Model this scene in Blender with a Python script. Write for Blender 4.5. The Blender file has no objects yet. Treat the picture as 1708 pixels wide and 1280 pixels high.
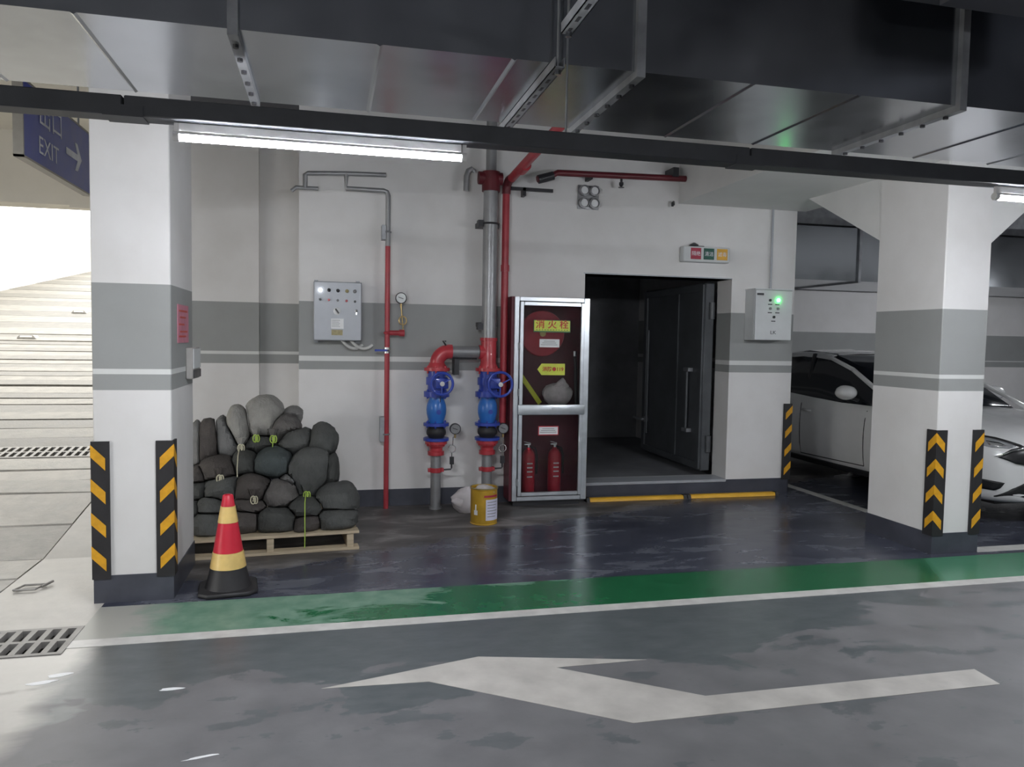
import bpy, bmesh, math, random
import numpy as np
from mathutils import Vector, Matrix, noise
from mathutils.bvhtree import BVHTree
random.seed(4)
scene = bpy.context.scene
C = scene.collection

# ------------------------------------------------------------------ camera
cam = bpy.data.cameras.new('camera')
cam.sensor_fit = 'HORIZONTAL'; cam.sensor_width = 36.0
cam.lens = 36.0 * 1270.0 / 1708.0
cam.clip_start = 0.05; cam.clip_end = 300
camo = bpy.data.objects.new('camera', cam); C.objects.link(camo)
R_ = Vector((0.972316, -0.233043, 0.017094)); U_ = Vector((-0.003231, 0.059737, 0.998209)); F_ = Vector((0.233647, 0.970630, -0.057330))
mw = Matrix.Identity(4)
for i in range(3):
    mw[i][0] = R_[i]; mw[i][1] = U_[i]; mw[i][2] = -F_[i]
mw[0][3], mw[1][3], mw[2][3] = 0.0, 0.0, 1.6
camo.matrix_world = mw
scene.camera = camo

# ------------------------------------------------------------------ world (overcast white sky) and exposure
world = bpy.data.worlds.new('overcast_sky'); scene.world = world
world.use_nodes = True
bg = world.node_tree.nodes['Background']
bg.inputs[0].default_value = (1.0, 0.985, 0.94, 1); bg.inputs[1].default_value = 2.5
TUBE = 185.0
vs = scene.view_settings
vs.view_transform = 'Standard'; vs.look = 'None'; vs.gamma = 1.0; vs.use_curve_mapping = False
vs.exposure = 0.9

# ------------------------------------------------------------------ materials
M = {}
def nt(name):
    m = bpy.data.materials.new(name); m.use_nodes = True
    t = m.node_tree; b = t.nodes['Principled BSDF']
    M[name] = m
    return m, t, b
def node(t, typ, **kw):
    n = t.nodes.new(typ)
    for k, v in kw.items(): setattr(n, k, v)
    return n
def math_(t, op, a, b=None, c=None, clamp=False):
    n = node(t, 'ShaderNodeMath', operation=op); n.use_clamp = clamp
    for i, v in enumerate((a, b, c)):
        if v is None: continue
        if isinstance(v, (int, float)): n.inputs[i].default_value = v
        else: t.links.new(v, n.inputs[i])
    return n.outputs[0]
def noise_(t, vec, scale, detail=4, rough=0.55, dist=0.0):
    n = node(t, 'ShaderNodeTexNoise'); n.inputs['Scale'].default_value = scale
    n.inputs['Detail'].default_value = detail; n.inputs['Roughness'].default_value = rough; n.inputs['Distortion'].default_value = dist
    t.links.new(vec, n.inputs['Vector']); return n.outputs['Fac']
def ramp_(t, fac, stops, interp='LINEAR'):
    n = node(t, 'ShaderNodeValToRGB'); n.color_ramp.interpolation = interp
    e = n.color_ramp.elements
    while len(e) < len(stops): e.new(0.5)
    for i, (p, c) in enumerate(stops):
        e[i].position = p; e[i].color = (c[0], c[1], c[2], 1)
    t.links.new(fac, n.inputs[0]); return n.outputs[0]
def mix_(t, fac, a, b, mode='MIX'):
    n = node(t, 'ShaderNodeMix', data_type='RGBA', blend_type=mode)
    for i, v in ((0, fac), (6, a), (7, b)):
        if isinstance(v, (int, float)): n.inputs[i].default_value = v
        elif isinstance(v, tuple): n.inputs[i].default_value = (v[0], v[1], v[2], 1)
        else: t.links.new(v, n.inputs[i])
    return n.outputs[2]
def bump_(t, b, h, strength=0.2, dist=0.01):
    n = node(t, 'ShaderNodeBump'); n.inputs['Strength'].default_value = strength; n.inputs['Distance'].default_value = dist
    t.links.new(h, n.inputs['Height']); t.links.new(n.outputs[0], b.inputs['Normal'])
def mat(name, col, rough=0.5, metal=0.0, var=0.12, scale=8.0, bump=0.0, bscale=60.0, coat=0.0, spec=0.5, rvar=0.1, emit=None, trans=0.0, stretch=None):
    m, t, b = nt(name)
    tc = node(t, 'ShaderNodeTexCoord'); v = tc.outputs['Object']
    if stretch:
        mp = node(t, 'ShaderNodeMapping'); mp.inputs['Scale'].default_value = stretch; t.links.new(v, mp.inputs[0]); v = mp.outputs[0]
    f = noise_(t, v, scale)
    lo = tuple(c * (1 - var) for c in col); hi = tuple(min(1, c * (1 + var)) for c in col)
    t.links.new(ramp_(t, f, [(0.3, lo), (0.7, hi)]), b.inputs['Base Color'])
    t.links.new(math_(t, 'MULTIPLY_ADD', f, rvar * 2, rough - rvar, clamp=True), b.inputs['Roughness'])
    b.inputs['Metallic'].default_value = metal
    b.inputs['Coat Weight'].default_value = coat
    b.inputs['Specular IOR Level'].default_value = spec
    if trans: b.inputs['Transmission Weight'].default_value = trans
    if bump: bump_(t, b, noise_(t, v, bscale, 3), bump)
    if emit:
        b.inputs['Emission Color'].default_value = (*emit[0], 1); b.inputs['Emission Strength'].default_value = emit[1]
    return m

WHITE = (0.76, 0.75, 0.745); BAND = (0.335, 0.345, 0.34)
def paint(name, s0, s1, l0, l1, hi=None):
    """wall paint: white with a grey band (s0..s1) that a white line (l0..l1) crosses"""
    m, t, b = nt(name)
    g = node(t, 'ShaderNodeNewGeometry'); sp = node(t, 'ShaderNodeSeparateXYZ'); t.links.new(g.outputs['Position'], sp.inputs[0])
    z = math_(t, 'DIVIDE', sp.outputs[2], 4.0)
    col = ramp_(t, z, [(0, WHITE), (s0 / 4, BAND), (l0 / 4, (0.70, 0.71, 0.70)), (l1 / 4, BAND), (s1 / 4, WHITE)], 'CONSTANT')
    f = noise_(t, g.outputs['Position'], 2.2, 5); f2 = noise_(t, g.outputs['Position'], 14, 3)
    dirt = ramp_(t, f, [(0.32, (0.93, 0.925, 0.915)), (0.62, (1, 1, 1))])
    col = mix_(t, 1.0, col, dirt, 'MULTIPLY')
    t.links.new(col, b.inputs['Base Color']); b.inputs['Roughness'].default_value = 0.55
    b.inputs['Specular IOR Level'].default_value = 0.35
    bump_(t, b, f2, 0.05, 0.01)
    return m
paint('column_paint', 1.258, 1.89, 1.353, 1.39)
paint('wall_paint', 1.285, 1.915, 1.375, 1.41)
paint('recess_paint', 1.30, 1.935, 1.395, 1.43)
paint('far_paint', 1.26, 1.80, 1.345, 1.375)
mat('white_paint', (0.72, 0.72, 0.71), 0.6, var=0.05, scale=2)
mat('cream_paint', (0.74, 0.71, 0.64), 0.6, var=0.05, scale=2)
mat('ceiling_shade', (0.085, 0.088, 0.105), 0.7, var=0.15, scale=2)  # dark colour stands in for the lack of lamp light up here
mat('base_paint', (0.062, 0.066, 0.085), 0.38, var=0.2, scale=5)
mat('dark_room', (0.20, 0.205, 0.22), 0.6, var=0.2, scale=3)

def floor_mats():
    # grey lane, wet in places
    m, t, b = nt('lane_floor')
    g = node(t, 'ShaderNodeNewGeometry'); pos = g.outputs['Position']
    sp = node(t, 'ShaderNodeSeparateXYZ'); t.links.new(pos, sp.inputs[0]); X, Y = sp.outputs[0], sp.outputs[1]
    mp = node(t, 'ShaderNodeMapping'); mp.inputs['Scale'].default_value = (0.7, 1.5, 1); t.links.new(pos, mp.inputs[0])
    n1 = noise_(t, mp.outputs[0], 1.6, 6, 0.6, 0.4); n2 = noise_(t, pos, 3.5, 4); n3 = noise_(t, mp.outputs[0], 9, 4)
    # wet strip along the white line, its edge pulled back to the right
    e = math_(t, 'ADD', math_(t, 'MULTIPLY', math_(t, 'SUBTRACT', Y, 3.42), 1.1), math_(t, 'MULTIPLY', math_(t, 'SUBTRACT', n1, 0.5), 2.6))
    e = math_(t, 'SUBTRACT', e, math_(t, 'MULTIPLY', math_(t, 'MAXIMUM', math_(t, 'SUBTRACT', X, 2.5), 0.0), 0.55))
    wet = ramp_(t, e, [(0.04, (0, 0, 0)), (0.075, (1, 1, 1))])
    # scattered puddle stains
    mp2 = node(t, 'ShaderNodeMapping'); mp2.inputs['Scale'].default_value = (1.0, 1.9, 1); mp2.inputs['Location'].default_value = (3.1, 1.7, 0); t.links.new(pos, mp2.inputs[0])
    sp_ = ramp_(t, noise_(t, mp2.outputs[0], 2.7, 5, 0.6), [(0.59, (0, 0, 0)), (0.605, (1, 1, 1))])
    wetf = math_(t, 'MAXIMUM', wet, math_(t, 'MULTIPLY', sp_, 0.75))
    dry = ramp_(t, n2, [(0.3, (0.130, 0.130, 0.137)), (0.7, (0.185, 0.184, 0.192))])
    wetc = ramp_(t, n3, [(0.3, (0.082, 0.096, 0.102)), (0.7, (0.112, 0.125, 0.132))])
    col = mix_(t, wetf, dry, wetc)
    # unpainted concrete at the ramp side, pale enough to also paint in reflected daylight
    cm = ramp_(t, math_(t, 'ADD', math_(t, 'MULTIPLY', X, -1.0), math_(t, 'MULTIPLY', n1, 0.35)), [(0.0, (0, 0, 0)), (1.0, (1, 1, 1))])
    cm = math_(t, 'MULTIPLY', math_(t, 'SUBTRACT', math_(t, 'ADD', math_(t, 'MULTIPLY', X, -1.0), math_(t, 'MULTIPLY', n1, 0.4)), 1.33), 7.0, clamp=True)
    conc = ramp_(t, n2, [(0.3, (0.34, 0.325, 0.30)), (0.7, (0.46, 0.44, 0.41))])
    col = mix_(t, cm, col, conc)
    t.links.new(col, b.inputs['Base Color'])
    t.links.new(math_(t, 'SUBTRACT', math_(t, 'MULTIPLY_ADD', n2, 0.25, 0.34), math_(t, 'MULTIPLY', wetf, 0.12)), b.inputs['Roughness'])
    bump_(t, b, noise_(t, pos, 30, 3), 0.04, 0.01)
    # dark blue bay floor, bare concrete by the sandbags
    m, t, b = nt('bay_floor')
    g = node(t, 'ShaderNodeNewGeometry'); pos = g.outputs['Position']
    sp = node(t, 'ShaderNodeSeparateXYZ'); t.links.new(pos, sp.inputs[0]); X, Y = sp.outputs[0], sp.outputs[1]
    mp = node(t, 'ShaderNodeMapping'); mp.inputs['Scale'].default_value = (0.6, 1.6, 1); t.links.new(pos, mp.inputs[0])
    n1 = noise_(t, mp.outputs[0], 2.6, 6, 0.62, 0.5); n2 = noise_(t, pos, 6, 5)
    blue = ramp_(t, n1, [(0.34, (0.036, 0.040, 0.062)), (0.55, (0.068, 0.074, 0.10)), (0.68, (0.15, 0.16, 0.19))])
    bare = ramp_(t, n1, [(0.36, (0.058, 0.054, 0.054)), (0.52, (0.115, 0.107, 0.105)), (0.66, (0.27, 0.255, 0.25))])
    k = math_(t, 'SUBTRACT', Y, math_(t, 'MULTIPLY_ADD', X, 0.42, 5.52))
    k = math_(t, 'MULTIPLY_ADD', k, 14.0, math_(t, 'MULTIPLY', math_(t, 'SUBTRACT', n2, 0.5), 6.0), clamp=True)
    t.links.new(mix_(t, k, blue, bare), b.inputs['Base Color'])
    t.links.new(math_(t, 'MULTIPLY_ADD', k, 0.22, math_(t, 'MULTIPLY_ADD', n1, 0.3, 0.10)), b.inputs['Roughness'])
    bump_(t, b, n2, 0.05, 0.01)
    # green strip, worn near the column
    m, t, b = nt('green_floor')
    g = node(t, 'ShaderNodeNewGeometry'); pos = g.outputs['Position']
    sp = node(t, 'ShaderNodeSeparateXYZ'); t.links.new(pos, sp.inputs[0]); X, Y = sp.outputs[0], sp.outputs[1]
    mp = node(t, 'ShaderNodeMapping'); mp.inputs['Scale'].default_value = (0.75, 1.8, 1); t.links.new(pos, mp.inputs[0])
    n1 = noise_(t, mp.outputs[0], 2.4, 6, 0.6, 0.6); n2 = noise_(t, pos, 9, 4)
    green = ramp_(t, n2, [(0.3, (0.013, 0.105, 0.042)), (0.7, (0.02, 0.145, 0.06))])
    wear = ramp_(t, n2, [(0.3, (0.10, 0.22, 0.15)), (0.7, (0.19, 0.31, 0.235))])
    k = math_(t, 'ADD', math_(t, 'SUBTRACT', n1, 0.52), math_(t, 'MULTIPLY', math_(t, 'SUBTRACT', 0.75, X), 0.26))
    k = math_(t, 'ADD', k, math_(t, 'MULTIPLY', math_(t, 'SUBTRACT', Y, 4.60), 0.65))
    k = math_(t, 'MULTIPLY', k, 22.0, clamp=True)
    k2 = math_(t, 'MULTIPLY', math_(t, 'SUBTRACT', X, math_(t, 'MULTIPLY_ADD', Y, 0.58, 1.56)), 12.0, clamp=True)
    col = mix_(t, k, green, wear); col = mix_(t, math_(t, 'MULTIPLY', k2, 0.75), col, (0.085, 0.27, 0.16))
    bare = math_(t, 'MULTIPLY', math_(t, 'SUBTRACT', math_(t, 'ADD', math_(t, 'MULTIPLY', X, -1.0), math_(t, 'MULTIPLY', n1, 0.5)), 1.13), 6.0, clamp=True)
    col = mix_(t, bare, col, (0.36, 0.36, 0.33))
    t.links.new(col, b.inputs['Base Color'])
    t.links.new(math_(t, 'MULTIPLY_ADD', k, 0.2, 0.26), b.inputs['Roughness'])
floor_mats()
mat('line_paint', (0.56, 0.55, 0.53), 0.42, var=0.14, scale=9)
mat('arrow_paint', (0.48, 0.46, 0.43), 0.5, var=0.16, scale=5)
mat('apron_concrete', (0.50, 0.48, 0.445), 0.5, var=0.16, scale=4, bump=0.1)
mat('ramp_landing', (0.46, 0.44, 0.405), 0.55, var=0.22, scale=5, bump=0.5, bscale=45)
mat('ramp_landing_dark', (0.40, 0.385, 0.355), 0.55, var=0.22, scale=6, bump=0.5, bscale=45)
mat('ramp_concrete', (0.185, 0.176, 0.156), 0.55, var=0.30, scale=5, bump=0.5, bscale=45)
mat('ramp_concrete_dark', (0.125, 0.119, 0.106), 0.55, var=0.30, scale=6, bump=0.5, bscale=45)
mat('pit_black', (0.012, 0.012, 0.012), 0.8)
mat('cast_iron', (0.30, 0.29, 0.275), 0.55, var=0.25, metal=0.2)
mat('galvanised', (0.50, 0.52, 0.55), 0.22, metal=1.0, var=0.10, scale=3, rvar=0.08, bump=0.03, bscale=4)
mat('galvanised_dull', (0.36, 0.37, 0.39), 0.5, metal=0.6, var=0.2, scale=8)
mat('tray_black', (0.055, 0.058, 0.066), 0.5, metal=0.1, var=0.15)
mat('aluminium', (0.66, 0.70, 0.74), 0.32, metal=0.75, var=0.08, scale=12)
mat('steel_chrome', (0.7, 0.7, 0.7), 0.2, metal=1.0)
mat('rubber_black', (0.022, 0.021, 0.023), 0.55, var=0.25, bump=0.1)
mat('reflect_yellow', (0.72, 0.36, 0.02), 0.4, var=0.15, scale=20)
mat('yellow_plastic', (0.80, 0.44, 0.03), 0.42, var=0.1)
mat('steel_door', (0.095, 0.102, 0.11), 0.42, var=0.2, scale=4, metal=0.15)
mat('grey_box', (0.40, 0.42, 0.455), 0.42, var=0.06, scale=6, metal=0.1)
mat('light_box', (0.62, 0.64, 0.65), 0.42, var=0.05, scale=6)
mat('panel_dark', (0.03, 0.03, 0.035), 0.4)
mat('label_white', (0.80, 0.81, 0.82), 0.5, var=0.03)
mat('label_print', (0.25, 0.25, 0.26), 0.5, var=0.1)
mat('label_ochre', (0.35, 0.30, 0.15), 0.5, var=0.2, scale=40)
mat('pipe_grey', (0.33, 0.335, 0.345), 0.4, metal=0.45, var=0.12)
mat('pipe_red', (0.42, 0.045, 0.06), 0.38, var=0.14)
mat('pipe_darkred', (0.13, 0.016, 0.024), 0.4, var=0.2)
mat('fitting_red', (0.50, 0.045, 0.06), 0.35, var=0.15, coat=0.3)
mat('valve_blue', (0.035, 0.07, 0.42), 0.35, var=0.15, coat=0.3)
mat('valve_lightblue', (0.03, 0.17, 0.56), 0.35, var=0.12, coat=0.3)
mat('brass', (0.55, 0.40, 0.18), 0.35, metal=0.9)
mat('gauge_face', (0.70, 0.72, 0.72), 0.35)
mat('cabinet_red', (0.125, 0.022, 0.034), 0.5, var=0.15)
mat('reel_red', (0.48, 0.03, 0.05), 0.4, var=0.1)
mat('extinguisher_red', (0.55, 0.03, 0.05), 0.35, var=0.1, coat=0.4)
mat('sticker_yellow', (0.66, 0.72, 0.08), 0.45, var=0.1)
mat('sticker_green', (0.06, 0.16, 0.05), 0.45, var=0.1)
mat('text_red', (0.55, 0.05, 0.03), 0.5)
mat('text_dark', (0.04, 0.05, 0.04), 0.5)
mat('strap_yellow', (0.72, 0.74, 0.05), 0.5, var=0.1)
mat('hose_white', (0.62, 0.58, 0.57), 0.7, var=0.15, scale=20, bump=0.3)
mat('plastic_white', (0.70, 0.66, 0.68), 0.45, var=0.1, bump=0.3, bscale=20)
mat('cone_red', (0.62, 0.02, 0.045), 0.4, var=0.08)
mat('cone_cream', (0.80, 0.56, 0.20), 0.35, var=0.12, scale=10)
mat('wood_pale', (0.52, 0.43, 0.30), 0.6, var=0.2, scale=4, stretch=(1, 14, 14), bump=0.2)
mat('wood_dark', (0.26, 0.20, 0.14), 0.65, var=0.25, scale=4, stretch=(1, 14, 14))
mat('tie_green', (0.42, 0.58, 0.10), 0.6)
mat('tie_cream', (0.55, 0.52, 0.38), 0.6)
for i, c in enumerate([(0.066, 0.068, 0.064), (0.095, 0.098, 0.094), (0.080, 0.071, 0.066), (0.135, 0.127, 0.12), (0.29, 0.282, 0.262), (0.25, 0.245, 0.235), (0.072, 0.086, 0.087), (0.165, 0.166, 0.163)]):
    m = mat('sack_%d' % i, c, 0.75, var=0.2, scale=9, spec=0.3)
    t = m.node_tree; b = t.nodes['Principled BSDF']; v = node(t, 'ShaderNodeTexCoord').outputs['Object']
    mp = node(t, 'ShaderNodeMapping'); mp.inputs['Scale'].default_value = (26, 20, 9); mp.inputs['Rotation'].default_value = (0.3, 0.5, 0.2 * i); t.links.new(v, mp.inputs[0])
    h1 = noise_(t, mp.outputs[0], 1.0, 4, 0.6, 1.2); h2 = noise_(t, v, 160, 2)
    bump_(t, b, math_(t, 'ADD', h1, math_(t, 'MULTIPLY', h2, 0.25)), 0.8, 0.02)
mat('drum_gold', (0.60, 0.36, 0.04), 0.35, var=0.15, metal=0.25, scale=10)
mat('drum_rim', (0.42, 0.36, 0.20), 0.35, metal=0.7)
mat('drum_label', (0.66, 0.66, 0.80), 0.45, var=0.06)
mat('sign_blue', (0.052, 0.075, 0.36), 0.35, var=0.08, coat=0.2)
mat('sign_white', (0.75, 0.77, 0.82), 0.45)
mat('sign_frame', (0.34, 0.32, 0.28), 0.45, metal=0.3)
mat('notice_pink', (0.56, 0.20, 0.27), 0.55, var=0.15, scale=14)
mat('notice_grey', (0.36, 0.345, 0.33), 0.5, var=0.15)
mat('square_red', (0.42, 0.035, 0.07), 0.4)
mat('square_green', (0.015, 0.10, 0.075), 0.4)
mat('square_yellow', (0.72, 0.40, 0.05), 0.4)
mat('led_green', (0.1, 0.8, 0.2), 0.4, emit=((0.05, 1.0, 0.15), 14.0))
mat('led_white', (0.9, 0.9, 0.9), 0.4, emit=((0.95, 0.97, 1.0), 6.0))
mat('tube_glow', (0.95, 0.97, 1.0), 0.4, emit=((0.93, 0.955, 1.0), TUBE))
mat('tube_cap', (0.8, 0.8, 0.8), 0.4)
mat('car_white', (0.78, 0.78, 0.78), 0.22, var=0.02, coat=0.7)
mat('car_glass', (0.010, 0.012, 0.016), 0.08, coat=0.3, rvar=0.02)
mat('car_black', (0.014, 0.014, 0.016), 0.4)
mat('car_lens', (0.45, 0.46, 0.48), 0.15, metal=0.5, coat=0.6, rvar=0.05)
mat('tyre', (0.018, 0.018, 0.018), 0.8)
mat('cable_white', (0.62, 0.62, 0.60), 0.5)
def glass():
    m, t, b = nt('cabinet_glass')
    b.inputs['Base Color'].default_value = (0.97, 0.97, 0.98, 1); b.inputs['Roughness'].default_value = 0.03
    b.inputs['Transmission Weight'].default_value = 1.0; b.inputs['IOR'].default_value = 1.08
    b.inputs['Specular IOR Level'].default_value = 0.5; b.inputs['Coat Weight'].default_value = 0.35
glass()

# ------------------------------------------------------------------ mesh helpers
def frame(d):
    d = Vector(d).normalized()
    a = Vector((0, 0, 1)) if abs(d.z) < 0.9 else Vector((1, 0, 0))
    u = d.cross(a).normalized(); return u, d.cross(u).normalized(), d
class MB:
    def __init__(s): s.v = []; s.f = []
    def add(s, vs, fs):
        o = len(s.v); s.v += [Vector(p) for p in vs]; s.f += [tuple(i + o for i in f) for f in fs]; return s
    def box(s, x0, x1, y0, y1, z0, z1):
        return s.add([(x, y, z) for z in (z0, z1) for y in (y0, y1) for x in (x0, x1)],
                     [(0, 2, 3, 1), (4, 5, 7, 6), (0, 1, 5, 4), (2, 6, 7, 3), (0, 4, 6, 2), (1, 3, 7, 5)])
    def obox(s, c, size, rot):
        hx, hy, hz = (q / 2 for q in size); c = Vector(c)
        return s.add([c + rot @ Vector((x, y, z)) for z in (-hz, hz) for y in (-hy, hy) for x in (-hx, hx)],
                     [(0, 2, 3, 1), (4, 5, 7, 6), (0, 1, 5, 4), (2, 6, 7, 3), (0, 4, 6, 2), (1, 3, 7, 5)])
    def bar(s, a, b, w, h):
        a, b = Vector(a), Vector(b); u, v, d = frame(b - a); L = (b - a).length
        return s.obox((a + b) / 2, (w, h, L), Matrix((u, v, d)).transposed())
    def lathe(s, prof, o, axis=(0, 0, 1), n=20, cap=True):
        u, v, d = frame(axis); o = Vector(o); vs = []; fs = []
        for r, t in prof:
            for k in range(n):
                a = 2 * math.pi * k / n; vs.append(o + d * t + (u * math.cos(a) + v * math.sin(a)) * r)
        for j in range(len(prof) - 1):
            for k in range(n):
                k2 = (k + 1) % n; fs.append((j * n + k, j * n + k2, (j + 1) * n + k2, (j + 1) * n + k))
        if cap:
            fs.append(tuple(range(n - 1, -1, -1))); fs.append(tuple((len(prof) - 1) * n + k for k in range(n)))
        return s.add(vs, fs)
    def cyl(s, a, b, r, n=16, r2=None):
        a, b = Vector(a), Vector(b)
        return s.lathe([(r, 0), (r if r2 is None else r2, (b - a).length)], a, b - a, n)
    def tube(s, pts, r, n=8):
        pts = [Vector(p) for p in pts]; vs = []; fs = []
        u = None
        for i, p in enumerate(pts):
            d = (pts[min(i + 1, len(pts) - 1)] - pts[max(i - 1, 0)]).normalized()
            if u is None: u = frame(d)[0]
            u = (u - d * u.dot(d)).normalized(); v = d.cross(u)
            for k in range(n):
                a = 2 * math.pi * k / n; vs.append(p + (u * math.cos(a) + v * math.sin(a)) * r)
        for j in range(len(pts) - 1):
            for k in range(n):
                k2 = (k + 1) % n; fs.append((j * n + k, j * n + k2, (j + 1) * n + k2, (j + 1) * n + k))
        fs.append(tuple(range(n - 1, -1, -1))); fs.append(tuple((len(pts) - 1) * n + k for k in range(n)))
        return s.add(vs, fs)
    def torus(s, c, axis, R, r, n=28, m=8):
        u, v, d = frame(axis); c = Vector(c); vs = []; fs = []
        for i in range(n):
            a = 2 * math.pi * i / n; e = u * math.cos(a) + v * math.sin(a)
            for j in range(m):
                b = 2 * math.pi * j / m; vs.append(c + e * (R + r * math.cos(b)) + d * (r * math.sin(b)))
        for i in range(n):
            for j in range(m):
                fs.append((i * m + j, ((i + 1) % n) * m + j, ((i + 1) % n) * m + (j + 1) % m, i * m + (j + 1) % m))
        return s.add(vs, fs)
    def prism(s, poly, fn, d0, d1):
        """poly 2-D outline, fn(a, b, d) -> point"""
        n = len(poly)
        return s.add([fn(a, b, d0) for a, b in poly] + [fn(a, b, d1) for a, b in poly],
                     [tuple(range(n)), tuple(range(2 * n - 1, n - 1, -1))] + [(i, (i + 1) % n, n + (i + 1) % n, n + i) for i in range(n)])
def wloc(o):
    p = Vector((0, 0, 0))
    while o is not None: p += o.location; o = o.parent
    return p
def finish(bm, bevel=0.0, seg=1, smooth=True):
    bmesh.ops.recalc_face_normals(bm, faces=bm.faces)
    if bevel:
        es = [e for e in bm.edges if len(e.link_faces) == 2 and e.calc_face_angle(0) > 0.6]
        bmesh.ops.bevel(bm, geom=es, offset=bevel, segments=seg, affect='EDGES', profile=0.5, clamp_overlap=True)
    if smooth:
        for f in bm.faces: f.smooth = True
        for e in bm.edges:
            if len(e.link_faces) == 2 and e.calc_face_angle(0) > 0.62: e.smooth = False
def obj(name, mb, m, parent=None, bevel=0.0, seg=1, origin=None, smooth=True):
    off = wloc(parent) if parent is not None else (Vector(origin) if origin is not None else Vector((0, 0, 0)))
    me = bpy.data.meshes.new(name)
    bm = bmesh.new(); vs = [bm.verts.new(p - off) for p in mb.v]
    for f in mb.f:
        try: bm.faces.new([vs[i] for i in f])
        except ValueError: pass
    finish(bm, bevel, seg, smooth); bm.to_mesh(me); bm.free()
    me.materials.append(M[m])
    o = bpy.data.objects.new(name, me); C.objects.link(o)
    if parent is not None: o.parent = parent
    elif origin is not None: o.location = origin
    return o
def tag(o, label, cat, group=None):
    o['label'] = label; o['category'] = cat
    if group: o['group'] = group
    return o
def thing(name, label, cat, loc, group=None):
    o = bpy.data.objects.new(name, None); o.empty_display_size = 0.1; C.objects.link(o); o.location = loc
    return tag(o, label, cat, group)
def struct(name, mb, m, label=None, parent=None, bevel=0.0):
    o = obj(name, mb, m, parent, bevel)
    if parent is None: o['kind'] = 'structure'
    if label: o['label'] = label
    return o
def share(name, src, parent, delta):
    """a copy of part src (same mesh) moved by delta"""
    c = src.copy(); C.objects.link(c); c.parent = parent; c.location = src.location + Vector(delta); return c
def text(name, body, size, loc, right, up, m, parent, sx=1.0, ex=0.0006, bold=0.0):
    cu = bpy.data.curves.new(name, 'FONT'); cu.body = body; cu.size = size; cu.align_x = 'CENTER'; cu.align_y = 'CENTER'
    cu.extrude = ex; cu.offset = bold; cu.resolution_u = 4
    t = bpy.data.objects.new(name + '_curve', cu); C.objects.link(t)
    bpy.context.view_layer.update()
    me = bpy.data.meshes.new_from_object(t.evaluated_get(bpy.context.evaluated_depsgraph_get()))
    bpy.data.objects.remove(t); bpy.data.curves.remove(cu)
    right, up = Vector(right).normalized(), Vector(up).normalized(); nrm = right.cross(up)
    off = Vector(loc) - wloc(parent)
    for v in me.vertices: v.co = off + right * (v.co.x * sx) + up * v.co.y + nrm * v.co.z
    me.name = name; me.materials.clear(); me.materials.append(M[m])
    o = bpy.data.objects.new(name, me); C.objects.link(o); o.parent = parent
    return o
FX, FZ = (1, 0, 0), (0, 0, 1)
def front(a, b, d): return (a, d, b)        # outline in X-Z, depth in Y

# ================================================================== SETTING
YW = 7.25      # main wall face
YP = 4.87      # column fronts
CE = 3.75      # ceiling
struct('floor', MB().box(-8, 16, -7, 4.11, -0.12, 0).box(-1.29, 16, 4.11, 4.79, -0.12, 0), 'lane_floor', 'worn grey painted driving lane floor with wet patches')
struct('floor_bay', MB().box(-1.29, 16, 4.79, 11.0, -0.12, 0), 'bay_floor', 'dark blue glossy parking bay floor')
struct('floor_apron', MB().box(-1.95, -1.29, 4.5, 5.9, -0.12, 0).box(-9.0, -1.95, 4.5, 4.86, -0.12, 0).prism([(5.9, -0.12), (8.2, -0.12), (8.2, 0.3404), (5.9, 0.0)], lambda a, b, d: (d, a, b), -1.95, -1.29).prism([(8.2, -0.12), (12.0, -0.12), (12.0, 0.9028), (8.2, 0.3404)], lambda a, b, d: (d, a, b), -1.95, -1.75), 'apron_concrete', 'pale smooth concrete strip beside the ramp')

# ramp made of single concrete strips
ramp = bpy.data.objects.new('floor_ramp', None); C.objects.link(ramp); ramp['kind'] = 'structure'; ramp['label'] = 'sunlit ribbed concrete ramp rising to the exit'
def rz(y): return 0.0 if y < 5.9 else (y - 5.9) * 0.148
y = 4.87; k = 0
while y < 33:
    L = (0.62 if y < 7 else 0.36 if y < 16 else 0.9) * random.uniform(0.85, 1.2)
    y1 = y + L
    if y < 8.32 < y1: y1 = 8.32
    if y < 5.89 < y1: y1 = 5.9
    if abs(y - 8.32) < 1e-6:
        y = 8.72; continue
    sk = random.uniform(-0.05, 0.05) if y < 16 else 0
    mb = MB(); g = 0.012; x0, x1 = -9.0, (-1.96 if y < 12 else -1.75)
    a0 = y + g; a1 = y1 - g; dz = random.uniform(-0.004, 0.004)
    xm = random.uniform(-4.6, -2.8); xs = [x0, xm, x1]; dd = random.uniform(-0.07, 0.07) * (0 if y < 6.6 else 1)
    vs_ = []
    for zz in (-0.15, 0.0):
        for yy, sgn in ((a0, 0), (a1, 0)):
            for q, xx in enumerate(xs):
                yq = yy + (dd if q == 1 else 0) * (0 if abs(yy - a0) < 1e-6 and abs(y - 4.87) < .01 else 1)
                vs_.append((xx, yq, rz(yq) + zz + (dz if zz == 0 else 0)))
    mb.add(vs_, [(0, 1, 4, 3), (1, 2, 5, 4), (6, 9, 10, 7), (7, 10, 11, 8), (0, 6, 7, 1), (1, 7, 8, 2), (3, 4, 10, 9), (4, 5, 11, 10), (0, 3, 9, 6), (2, 8, 11, 5)])
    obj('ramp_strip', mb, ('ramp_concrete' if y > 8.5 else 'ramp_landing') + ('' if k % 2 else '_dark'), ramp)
    y = y1; k += 1
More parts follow.
